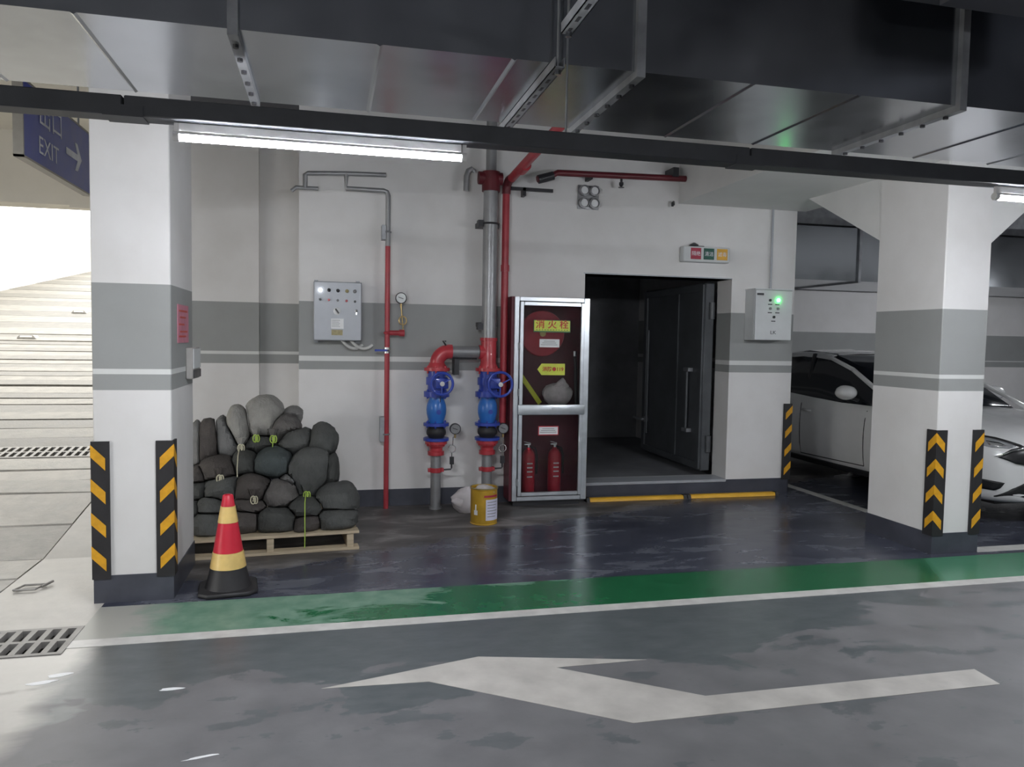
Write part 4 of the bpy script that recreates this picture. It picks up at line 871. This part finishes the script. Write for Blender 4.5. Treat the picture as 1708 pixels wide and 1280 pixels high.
def sandbag(x, y, z, w, h, d, col, tilt, label, tie=None, tie_dir=None, seed=0, stand=False):
    t = thing('sandbag', label, 'sandbag', (x, y, z - h / 2), 'sandbags piled on the pallet')
    n, m = 36, 22
    vs = []; fs = []
    rt = Matrix.Rotation(tilt, 3, 'Y')
    def sg_(c, ex): return math.copysign(abs(c) ** ex, c)
    s = Vector((seed * 3.7, seed * 1.3, seed * 5.1))
    sag = random.uniform(0.05, 0.16); skew = random.uniform(-0.22, 0.22); tp = random.uniform(-0.16, 0.16)
    for j in range(m + 1):
        th = math.pi * j / m
        for i in range(n):
            ph = 2 * math.pi * i / n
            p = Vector((sg_(math.sin(th), 0.85) * sg_(math.cos(ph), 0.82), sg_(math.sin(th), 0.85) * sg_(math.sin(ph), 0.82), sg_(math.cos(th), 0.78)))
            k = 1 + 0.10 * noise.noise(p * 1.1 + s) + 0.06 * noise.noise(p * 2.5 + s) + 0.025 * noise.noise(Vector((p.x * 7, p.y * 7, p.z * 4)) + s)
            q = Vector((p.x * w / 2 * (1 + tp * p.z), p.y * d / 2, p.z * h / 2 * (1 + tp * p.x))) * k
            q.z -= sag * h * p.x * p.x; q.z += skew * h * 0.5 * p.x
            if stand:
                q.x *= 1 + 0.22 * p.z if tie else 1.0
                fold = 0.045 * abs(math.sin(ph * 5.5 + 3 * noise.noise(p * 1.5 + s))) * (0.35 + 0.65 * (0.5 - 0.5 * p.z))
                q *= 1 - fold
            else:
                cr = max(0.0, abs(p.x) - 0.55)
                q *= 1 - 0.16 * cr * abs(math.sin(5 * math.atan2(p.z, p.y) + seed))
            vs.append(Vector((x, y, z)) + rt @ q)
    for j in range(m):
        for i in range(n):
            fs.append((j * n + i, j * n + (i + 1) % n, (j + 1) * n + (i + 1) % n, (j + 1) * n + i))
    obj('sack', MB().add(pack(vs, seed - 1), fs), 'sack_%d' % col, t)
    if tie:
        tx, tz, ln = tie_dir[:3]
        p0 = Vector((tx, y - d * 0.50, tz))
        # gathered neck of the sack
        ring = []
        prof = [(0.040, 0.06), (0.024, 0.02), (0.013, 0.0), (0.018, -0.015), (0.024, -0.03)]
        mb = MB(); nv = []; nf = []
        for r, tt in prof:
            for i in range(16):
                a = 2 * math.pi * i / 16; r2 = r * (1 + 0.22 * math.sin(a * 5 + tt * 30))
                nv.append(p0 + Vector((r2 * math.cos(a), r2 * 0.7 * math.sin(a) - 0.01, tt)))
        for j in range(len(prof) - 1):
            for i in range(16): nf.append((j * 16 + i, j * 16 + (i + 1) % 16, (j + 1) * 16 + (i + 1) % 16, (j + 1) * 16 + i))
        nk = obj('sack_neck', mb.add(nv, nf), 'sack_%d' % col, t)
        q = p0 + Vector((0, -0.035, 0))
        lp = [q + Vector((0.018 * math.sin(a), -0.004, 0.03 * math.cos(a) - 0.02)) for a in [k * math.pi / 6 for k in range(13)]]
        tail = [q, q + Vector((0.004, -0.01, -ln * 0.5)), q + Vector((-0.002, -0.005, -ln))] if len(tie_dir) < 4 else [q] + [Vector(c) for c in tie_dir[3]]
        obj('drawstring', MB().tube(lp, 0.0045, 6).tube([q + Vector((0.02 + 0.012 * math.sin(a), -0.004, 0.028 * math.cos(a) - 0.02)) for a in [k * math.pi / 6 for k in range(13)]], 0.0045, 6).tube(tail, 0.004, 6), tie, nk)
    return t
BAGS = [
 # x, y(visible), z, w, h, colour, tilt, label, tie, (tie x, tie z, length), standing
 (-0.52, 6.44, 0.93, 0.28, 0.34, 4, 0.10, 'big pale sandbag at the very top of the pile', 'tie_green', (-0.57, 0.80, 0.05), 1),
 (-0.715, 6.40, 0.86, 0.17, 0.33, 4, -0.12, 'pale narrow sandbag left of the topmost one, with long drawstring', 'tie_cream', (-0.68, 0.73, 0.20, [(-0.675, 6.10, 0.68), (-0.672, 6.02, 0.60), (-0.67, 6.01, 0.53)]), 1),
 (-0.80, 6.40, 0.75, 0.22, 0.30, 7, 0.05, 'plain grey upright sandbag near the column, below the pale narrow one', None, None, 1),
 (-0.935, 6.36, 0.71, 0.15, 0.33, 2, 0.02, 'dark brown upright sandbag at the upper left of the pile', 'tie_cream', (-0.90, 0.58, 0.05), 1),
 (-1.03, 6.36, 0.69, 0.11, 0.33, 5, 0.0, 'pale upright sandbag at the far left edge against the column', None, None, 1),
 (-0.345, 6.40, 0.83, 0.21, 0.23, 3, 0.3, 'grey sandbag right of the topmost pale one, with green tie', 'tie_green', (-0.435, 0.80, 0.10), 0),
 (-0.31, 6.60, 0.91, 0.17, 0.17, 5, 0.2, 'small pale sandbag peeking out behind the top right', None, None, 0),
 (-0.53, 6.42, 0.705, 0.28, 0.17, 0, 0.0, 'blackish sandbag tucked right under the big pale top one', None, None, 0),
 (-0.245, 6.30, 0.72, 0.25, 0.21, 1, 0.12, 'dark grey sandbag below the upper right shoulder of the pile', None, None, 0),
 (-0.07, 6.27, 0.69, 0.20, 0.30, 1, 0.35, 'dark grey folded sandbag on the right shoulder of the pile', None, None, 0),
 (-0.165, 6.10, 0.49, 0.27, 0.35, 1, 0.0, 'big grey wrinkled upright sandbag right of centre, green tie below', 'tie_green', (-0.17, 0.40, 0.26, [(-0.172, 5.82, 0.36), (-0.17, 5.725, 0.28), (-0.168, 5.70, 0.16), (-0.17, 5.70, 0.05)]), 1),
 (0.005, 6.18, 0.48, 0.12, 0.30, 0, 0.05, 'dark upright sandbag on the right edge beside the big wrinkled one', None, None, 1),
 (-0.42, 6.15, 0.59, 0.27, 0.20, 6, 0.05, 'bluish grey sandbag in the middle of the pile', None, None, 0),
 (-0.83, 6.14, 0.545, 0.24, 0.17, 2, 0.1, 'dark brown sandbag with two loose strings, left of centre', 'tie_cream', (-0.80, 0.54, 0.04), 0),
 (-0.645, 6.20, 0.57, 0.19, 0.18, 0, -0.1, 'blackish sandbag below the long drawstring', None, None, 0),
 (-0.98, 6.14, 0.50, 0.14, 0.14, 2, 0.0, 'small brown sandbag at the left edge, mid height', None, None, 0),
 (-0.96, 6.05, 0.41, 0.17, 0.13, 0, 0.0, 'black sandbag at the left edge under the small brown one', None, None, 0),
 (-0.79, 6.02, 0.42, 0.27, 0.16, 1, -0.12, 'long dark sandbag level with the cone tip', None, None, 0),
 (-0.57, 6.00, 0.42, 0.24, 0.18, 2, 0.1, 'dark sandbag with crumpled grey neck right of the cone tip', 'tie_cream', (-0.545, 0.40, 0.03), 0),
 (-0.37, 5.98, 0.36, 0.24, 0.21, 3, -0.35, 'taupe slanting sandbag at the centre of the lower pile', None, None, 0),
 (-0.31, 6.09, 0.455, 0.13, 0.12, 7, 0.3, 'small light grey sack end between the taupe and wrinkled bags', None, None, 0),
 (-0.86, 5.93, 0.31, 0.17, 0.14, 1, 0.0, 'dark sandbag just left of the cone, second row up', None, None, 0),
 (-0.57, 5.93, 0.305, 0.22, 0.12, 2, 0.15, 'flat dark brown sandbag squeezed between rows right of the cone', None, None, 0),
 (-0.60, 5.86, 0.215, 0.21, 0.15, 2, 0.0, 'brown sandbag at the bottom, just right of the cone', None, None, 0),
 (-0.39, 5.85, 0.215, 0.27, 0.16, 0, 0.0, 'wide black sandbag at the bottom centre of the pile', None, None, 0),
 (-0.17, 5.92, 0.285, 0.24, 0.13, 0, 0.1, 'black sandbag in the second row below the wrinkled one', None, None, 0),
 (-0.155, 5.85, 0.19, 0.19, 0.105, 2, 0.0, 'small dark sandbag at the bottom right of centre', None, None, 0),
 (0.06, 5.96, 0.325, 0.28, 0.20, 1, 0.12, 'grey sandbag at the right end, upper of the two', None, None, 0),
 (0.06, 5.86, 0.205, 0.26, 0.135, 1, 0.0, 'grey sandbag at the bottom right corner of the pallet', None, None, 0),
 (-0.87, 5.83, 0.205, 0.20, 0.15, 1, 0.0, 'dark sandbag at the bottom behind the cone', None, None, 0),
 (-0.98, 5.93, 0.27, 0.13, 0.16, 0, 0.0, 'black sandbag in the lower left corner by the column', None, None, 0),
]
GROW = 1.34
for x, y_, z, w_, h_, c_, tl, lab, tie, td, stnd in BAGS:
    dep = 0.44 if not stnd else 0.34
    rt = np.array(Matrix.Rotation(tl, 3, 'Y'))
    PACK.append((np.array((x, y_ + dep * 0.36, z)), np.diag((2 / (w_ * GROW), 2 / (dep * 1.1), 2 / (h_ * GROW))) @ rt.T))
for i, (x, y_, z, w_, h_, c_, tl, lab, tie, td, stnd) in enumerate(BAGS):
    dep = 0.44 if not stnd else 0.34
    g = 1.12 if z > 0.85 else GROW
    sandbag(x, y_ + dep * 0.36, z, w_ * g, h_ * (1.08 if z > 0.8 else GROW), dep * 1.1, c_, tl, lab, tie, td, i + 1, bool(stnd))

# small black and white ringed post on the pallet corner
bp_ = thing('ringed_post', 'small black and white ringed post at the pallet corner', 'post', (0.205, 6.35, 0.143))
for k in range(9): obj('post_ring', MB().lathe([(0.014, 0), (0.02, 0.006), (0.02, 0.017), (0.014, 0.023)], (0.205, 6.35, 0.143 + k * 0.0235), FZ, 14), 'label_white' if k % 2 else 'panel_dark', bp_)

# paint drum and plastic sack behind it ------------------------------------------------
dx_, dy_ = 1.316, 6.44
dm = thing('paint_drum', 'yellow paint drum with white label by the pipes', 'paint drum', (dx_, dy_, 0))
obj('drum_body', MB().lathe([(0.114, 0.0), (0.12, 0.006), (0.114, 0.014), (0.116, 0.02), (0.116, 0.30), (0.121, 0.306), (0.121, 0.318), (0.112, 0.318), (0.110, 0.27), (0.0, 0.27)], (dx_, dy_, 0), FZ, 32, cap=False), 'drum_gold', dm)
obj('drum_rim', MB().torus((dx_, dy_, 0.316), FZ, 0.118, 0.006, 32, 6), 'drum_rim', dm)
obj('crumpled_liner', lump(MB(), (dx_ + 0.01, dy_ + 0.01, 0.285), (0.10, 0.10, 0.045), 9, amp=0.35), 'hose_white', dm)
def curved(a0, a1, z0, z1, r, mb, n=10):
    vs = []; fs = []
    for k in range(n + 1):
        a = a0 + (a1 - a0) * k / n
        for rr_, zz in ((r, z0), (r, z1), (r - 0.002, z0), (r - 0.002, z1)): vs.append((dx_ + rr_ * math.cos(a), dy_ + rr_ * math.sin(a), zz))
    for k in range(n):
        o = k * 4; fs += [(o, o + 4, o + 5, o + 1), (o + 2, o + 3, o + 7, o + 6), (o, o + 2, o + 6, o + 4), (o + 1, o + 5, o + 7, o + 3)]
    fs += [(0, 1, 3, 2), (n * 4, n * 4 + 2, n * 4 + 3, n * 4 + 1)]
    return mb.add(vs, fs)
lb = obj('drum_label', curved(-1.62, -0.35, 0.045, 0.225, 0.1185, MB()), 'drum_label', dm)
for k in range(6): obj('print_line', curved(-1.5, -0.6 - 0.1 * (k % 3), 0.20 - k * 0.025, 0.206 - k * 0.025, 0.1192, MB()), 'label_print', lb)
obj('drum_band', curved(-1.75, -0.55, 0.245, 0.262, 0.1185, MB()), 'square_red', dm)
obj('drum_emblem', curved(-2.55, -2.25, 0.09, 0.13, 0.1185, MB()), 'label_white', dm); obj('drum_emblem', curved(-2.45, -2.35, 0.13, 0.18, 0.1185, MB()), 'label_white', dm)
pb = thing('plastic_sack', 'white plastic sack lying behind the yellow drum', 'sack', (1.24, 6.86, 0))
obj('sack_body', lump(MB(), (1.26, 6.84, 0.115), (0.16, 0.10, 0.125), 5, amp=0.16), 'plastic_white', pb)
obj('sack_corner', MB().lathe([(0.055, 0), (0.032, 0.05), (0.012, 0.085)], (1.17, 6.80, 0.11), (-0.9, -0.2, 0.2), 12), 'plastic_white', pb)

# ================================================================== CAR
CXc = 6.50
car = thing('parked_car', 'white car parked nose out behind the flared column', 'car', (CXc, 7.7, 0))
ST = [ # Y, (w,z) low, bulge, shoulder, hood edge, centre z, bottom z
 (5.40, (.50, .30), (.56, .48), (.54, .64), (.42, .70), .72, .24),
 (5.45, (.66, .29), (.70, .48), (.68, .68), (.52, .745), .77, .22),
 (5.56, (.78, .28), (.81, .50), (.78, .735), (.60, .815), .845, .20),
 (5.78, (.85, .27), (.88, .52), (.85, .80), (.66, .88), .91, .19),
 (6.30, (.87, .25), (.90, .55), (.87, .87), (.70, .95), .98, .19),
 (6.85, (.87, .24), (.90, .57), (.875, .925), (.74, .99), 1.01, .19),
 (7.60, (.875, .24), (.905, .60), (.88, .98), (.78, 1.01), 1.02, .19),
 (8.60, (.875, .25), (.905, .62), (.88, 1.04), (.78, 1.06), 1.06, .19),
 (9.30, (.86, .26), (.89, .64), (.865, 1.06), (.76, 1.08), 1.09, .20),
 (9.78, (.80, .30), (.83, .64), (.80, 1.03), (.68, 1.07), 1.08, .24),
 (9.96, (.68, .36), (.70, .64), (.68, .94), (.56, 1.0), 1.01, .32),
]
def loft(rows, closed_half=False):
    bm = bmesh.new(); grid = []
    for r in rows: grid.append([bm.verts.new(p) for p in r])
    for a, b in zip(grid[:-1], grid[1:]):
        n = len(a)
        for i in range(n):
            j = (i + 1) % n
            bm.faces.new((a[i], a[j], b[j], b[i]))
    bm.faces.new(grid[0][::-1]); bm.faces.new(grid[-1])
    return bm
def body_rows():
    rows = []
    for Y, l, b, s, t, c, zb in ST:
        half = [(l[0] * 0.92, zb), l, b, s, t]
        ring = [(CXc - x, Y, z) for x, z in half] + [(CXc, Y, c)] + [(CXc + x, Y, z) for x, z in half[::-1]] + [(CXc, Y, zb - 0.0)]
        rows.append(ring)
    return rows
def mesh_obj(name, bm, m, parent, sub=0):
    off = wloc(parent)
    bmesh.ops.recalc_face_normals(bm, faces=bm.faces)
    for v in bm.verts: v.co -= off
    for f in bm.faces: f.smooth = True
    me = bpy.data.meshes.new(name); bm.to_mesh(me); bm.free(); me.materials.append(M[m])
    o = bpy.data.objects.new(name, me); C.objects.link(o); o.parent = parent
    if sub:
        md = o.modifiers.new('smooth', 'SUBSURF'); md.levels = sub; md.render_levels = sub
    return o
def bake(o, cutters=()):
    for c in cutters:
        md = o.modifiers.new('cut', 'BOOLEAN'); md.operation = 'DIFFERENCE'; md.object = c; md.solver = 'EXACT'
    bpy.context.view_layer.update()
    me = bpy.data.meshes.new_from_object(o.evaluated_get(bpy.context.evaluated_depsgraph_get()))
    o.modifiers.clear(); o.data = me
    for c in cutters: bpy.data.objects.remove(c)
    return o
body = mesh_obj('car_body', loft(body_rows()), 'car_white', car, 2)
AX = (6.30, 9.02)
cut = []
for ya in AX:
    mb = MB().cyl((CXc - 1.2, ya, 0.33), (CXc - 0.62, ya, 0.33), 0.365, 32); cut.append(obj('cut', mb, 'car_black', car))
    mb = MB().cyl((CXc + 0.62, ya, 0.33), (CXc + 1.2, ya, 0.33), 0.365, 32); cut.append(obj('cut', mb, 'car_black', car))
bake(body, cut)
bpy.context.view_layer.update()
bvh = BVHTree.FromPolygons([body.matrix_world @ v.co for v in body.data.vertices], [tuple(p.vertices) for p in body.data.polygons])
CB = [ # cabin: Y, base half width, base z, edge half width, edge z, centre z
 (6.62, .72, .93, .62, .975, 1.0), (7.0, .82, .93, .67, 1.13, 1.17), (7.5, .85, .95, .67, 1.345, 1.39), (7.98, .855, .97, .655, 1.475, 1.515),
 (8.5, .855, 1.0, .64, 1.51, 1.555), (9.1, .85, 1.0, .62, 1.46, 1.505), (9.45, .82, 1.0, .62, 1.29, 1.33), (9.84, .72, 1.0, .60, 1.08, 1.09)]
rows = []
for Y, w0, z0, w1, z1, zc in CB:
    rows.append([(CXc - w0, Y, z0), (CXc - w1 - 0.02, Y, z1 - 0.03), (CXc - w1 + 0.06, Y, z1 + (zc - z1) * .55), (CXc, Y, zc), (CXc + w1 - 0.06, Y, z1 + (zc - z1) * .55), (CXc + w1 + 0.02, Y, z1 - 0.03), (CXc + w0, Y, z0)])
cabin = mesh_obj('cabin_glass', loft(rows), 'car_glass', car, 0)
mdx = cabin.modifiers.new('b', 'BEVEL'); mdx.width = 0.02; mdx.segments = 2; mdx.limit_method = 'ANGLE'
bake(cabin)
def strip(pts, w, h, m, name, parent):
    mb = MB()
    for a, b in zip(pts[:-1], pts[1:]):
        d = (Vector(b) - Vector(a)); mb.bar(Vector(a) - d * 0.03, Vector(b) + d * 0.03, w, h)
    return obj(name, mb, m, parent, bevel=min(w, h) * 0.25, seg=2)
# roof skin
def roof():
    bm = bmesh.new(); g = []
    cb = [c for c in CB if 7.9 < c[0] < 9.2]
    cb = [(7.93, 0, 0, .655, 1.462, 1.502)] + cb + [(9.18, 0, 0, .61, 1.425, 1.47)]
    for Y, w0, z0, w1, z1, zc in cb:
        g.append([bm.verts.new((CXc + s * x, Y, z)) for s, x, z in ((-1, w1 + 0.035, z1 - 0.045), (-1, w1 + 0.02, z1 - 0.0), (-1, w1 - 0.06, z1 + (zc - z1) * .55 + 0.014), (-1, 0, zc + 0.016), (1, w1 - 0.06, z1 + (zc - z1) * .55 + 0.014), (1, w1 + 0.02, z1), (1, w1 + 0.035, z1 - 0.045))])
    for a, b in zip(g[:-1], g[1:]):
        for i in range(6): bm.faces.new((a[i], a[i + 1], b[i + 1], b[i]))
    return bm
rf = mesh_obj('roof', roof(), 'car_white', car)
md = rf.modifiers.new('t', 'SOLIDIFY'); md.thickness = 0.012; md.offset = -1
md = rf.modifiers.new('s', 'SUBSURF'); md.levels = 1; md.render_levels = 1
bake(rf)
for s in (-1, 1):
    strip([(CXc + s * 0.845, 6.66, 0.955), (CXc + s * 0.775, 7.0, 1.115), (CXc + s * 0.715, 7.5, 1.33), (CXc + s * 0.685, 7.95, 1.455)], 0.045, 0.04, 'car_white', 'windscreen_pillar', car)
    strip([(CXc + s * 0.655, 9.12, 1.44), (CXc + s * 0.70, 9.45, 1.28), (CXc + s * 0.74, 9.82, 1.07)], 0.10, 0.04, 'car_white', 'rear_pillar', car)
    strip([(CXc + s * 0.80, 8.22, 1.03), (CXc + s * 0.675, 8.26, 1.48)], 0.06, 0.03, 'car_black', 'door_pillar', car)
    mi = obj('wing_mirror', lump(MB(), (CXc + s * 0.985, 7.25, 1.085), (0.115, 0.11, 0.08), 2 + s, amp=0.05), 'car_white', car)
    obj('mirror_arm', MB().bar((CXc + s * 0.85, 7.22, 1.0), (CXc + s * 0.96, 7.24, 1.04), 0.05, 0.035), 'car_black', mi)
    obj('sill_trim', MB().box(CXc + s * 0.84 - 0.02, CXc + s * 0.84 + 0.02, 6.7, 8.62, 0.185, 0.25), 'car_black', car, bevel=0.01)
for ya in AX:
    for s in (-1, 1):
        xo = CXc + s * 0.885; xi = CXc + s * 0.67
        wh = obj('wheel', MB().lathe([(0.20, 0), (0.30, 0), (0.325, 0.02), (0.33, 0.06), (0.33, 0.16), (0.325, 0.2), (0.30, 0.215), (0.20, 0.215)], (xi, ya, 0.33), (s, 0, 0), 30), 'tyre', car)
        obj('wheel_rim', MB().lathe([(0.0, 0.15), (0.05, 0.19), (0.06, 0.17), (0.19, 0.165), (0.205, 0.205)], (xi, ya, 0.33), (s, 0, 0), 26, cap=False), 'aluminium', wh)
        for q in range(5):
            a = q * 2 * math.pi / 5
            obj('wheel_spoke', MB().bar((xo - s * 0.035, ya, 0.33), (xo - s * 0.03, ya + 0.195 * math.cos(a), 0.33 + 0.195 * math.sin(a)), 0.05, 0.03), 'aluminium', wh)
obj('underbody', MB().box(CXc - 0.6, CXc + 0.6, 5.65, 9.8, 0.18, 0.30), 'car_black', car)
def patch(outline, axis, off, m, name, parent, start, th=0.012, cuts=3):
    """outline laid on the body by casting along axis ('Y' nose, 'X' flank)"""
    bm = bmesh.new()
    vs = [bm.verts.new((a, b, 0)) for a, b in outline]; f = bm.faces.new(vs)
    bmesh.ops.triangulate(bm, faces=[f]); bmesh.ops.subdivide_edges(bm, edges=bm.edges[:], cuts=cuts, use_grid_fill=True)
    bmesh.ops.triangulate(bm, faces=bm.faces[:])
    last = None
    for v in bm.verts:
        a, b = v.co.x, v.co.y
        if axis == 'Y':
            hit = bvh.ray_cast(Vector((a, start, b)), Vector((0, 1, 0)))[0]
            y = hit.y if hit and hit.y < 6.4 else None
            v.co = Vector((a, (y if y else (last or 5.6)) - off, b)); last = y or last
        else:
            hit = bvh.ray_cast(Vector((start, a, b)), Vector((1 if start < CXc else -1, 0, 0)))[0]
            x = hit.x if hit else (last or CXc - 0.88 * (1 if start < CXc else -1))
            v.co = Vector((x - off * (1 if start < CXc else -1), a, b)); last = x
    o = mesh_obj(name, bm, m, parent)
    md = o.modifiers.new('t', 'SOLIDIFY'); md.thickness = th; md.offset = 0
    return bake(o)
for s in (-1, 1):
    hl = patch([(CXc + s * x, z) for x, z in ((.80, .81), (.70, .785), (.60, .745), (.58, .73), (.64, .712), (.74, .712), (.81, .73))], 'Y', 0.004, 'car_lens', 'headlight', car, 4.0)
    patch([(CXc + s * x, z) for x, z in ((.745, .765), (.68, .755), (.66, .735), (.70, .722), (.75, .73))], 'Y', 0.012, 'steel_chrome', 'lens_reflector', hl, 4.0)
    patch([(CXc + s * x, z) for x, z in ((.80, .82), (.66, .795), (.53, .745), (.51, .722), (.54, .725), (.68, .782), (.79, .80))], 'Y', 0.006, 'car_black', 'headlight_rim', hl, 4.0)
    patch([(CXc + s * x, z) for x, z in ((.82, .43), (.69, .41), (.71, .36), (.74, .335), (.80, .34))], 'Y', 0.005, 'car_black', 'fog_light_recess', car, 4.0)
    # door outline
    st_ = -1 if s < 0 else 1
    for (ya, za, yb, zb) in ((7.06, .30, 7.06, .90), (8.20, .28, 8.20, 1.0), (7.06, .30, 8.20, .28)):
        ny = (yb - ya); nz_ = (zb - za); L = math.hypot(ny, nz_); ox, oz = -nz_ / L * 0.005, ny / L * 0.005
        patch([(ya + ox, za + oz), (yb + ox, zb + oz), (yb - ox, zb - oz), (ya - ox, za - oz)], 'X', 0.001, 'car_black', 'door_seam', car, CXc + s * 2.0, th=0.004, cuts=5)
    dh = patch([(7.98, .80), (8.14, .81), (8.14, .835), (7.98, .825)], 'X', 0.018, 'car_white', 'door_handle', car, CXc + s * 2.0, th=0.02, cuts=1)
gr = patch([(CXc + x, z) for x, z in ((-.735, .635), (-.64, .69), (-.50, .725), (0, .735), (.50, .725), (.64, .69), (.735, .635), (.62, .585), (.45, .56), (0, .55), (-.45, .56), (-.62, .585))], 'Y', 0.008, 'car_black', 'grille', car, 4.0, cuts=5)
patch([(CXc + x, z) for x, z in ((-.755, .635), (-.64, .708), (-.50, .741), (0, .751), (.50, .741), (.64, .708), (.755, .635), (.64, .69), (.50, .725), (0, .735), (-.50, .725), (-.64, .69))], 'Y', 0.014, 'steel_chrome', 'grille_trim', gr, 4.0, cuts=3)
for k in range(4): patch([(CXc - .46, .575 + k * .03), (CXc + .46, .575 + k * .03), (CXc + .46, .583 + k * .03), (CXc - .46, .583 + k * .03)], 'Y', 0.016, 'galvanised_dull', 'grille_bar', gr, 4.0, cuts=5)
patch([(CXc + x, z) for x, z in ((-.73, .28), (-.63, .36), (-.50, .425), (-.30, .44), (.30, .44), (.50, .425), (.63, .36), (.73, .28))], 'Y', 0.006, 'car_black', 'lower_intake', car, 4.0, cuts=5)
pp = patch([(CXc - .22, .43), (CXc + .22, .43), (CXc + .22, .54), (CXc - .22, .54)], 'Y', 0.02, 'sign_blue', 'number_plate', car, 4.0, cuts=3)
strip([(CXc - .65, 6.66, 1.0), (CXc - 0.1, 6.62, 1.02)], 0.015, 0.015, 'car_black', 'wiper', car)
for s in (-1, 1): patch([(CXc + s * x, z) for x, z in ((.44, .62), (.47, .62), (.47, .625), (.44, .625))], 'Y', 0.012, 'steel_chrome', 'parking_sensor', car, 4.0, cuts=1)
bpy.context.view_layer.update()
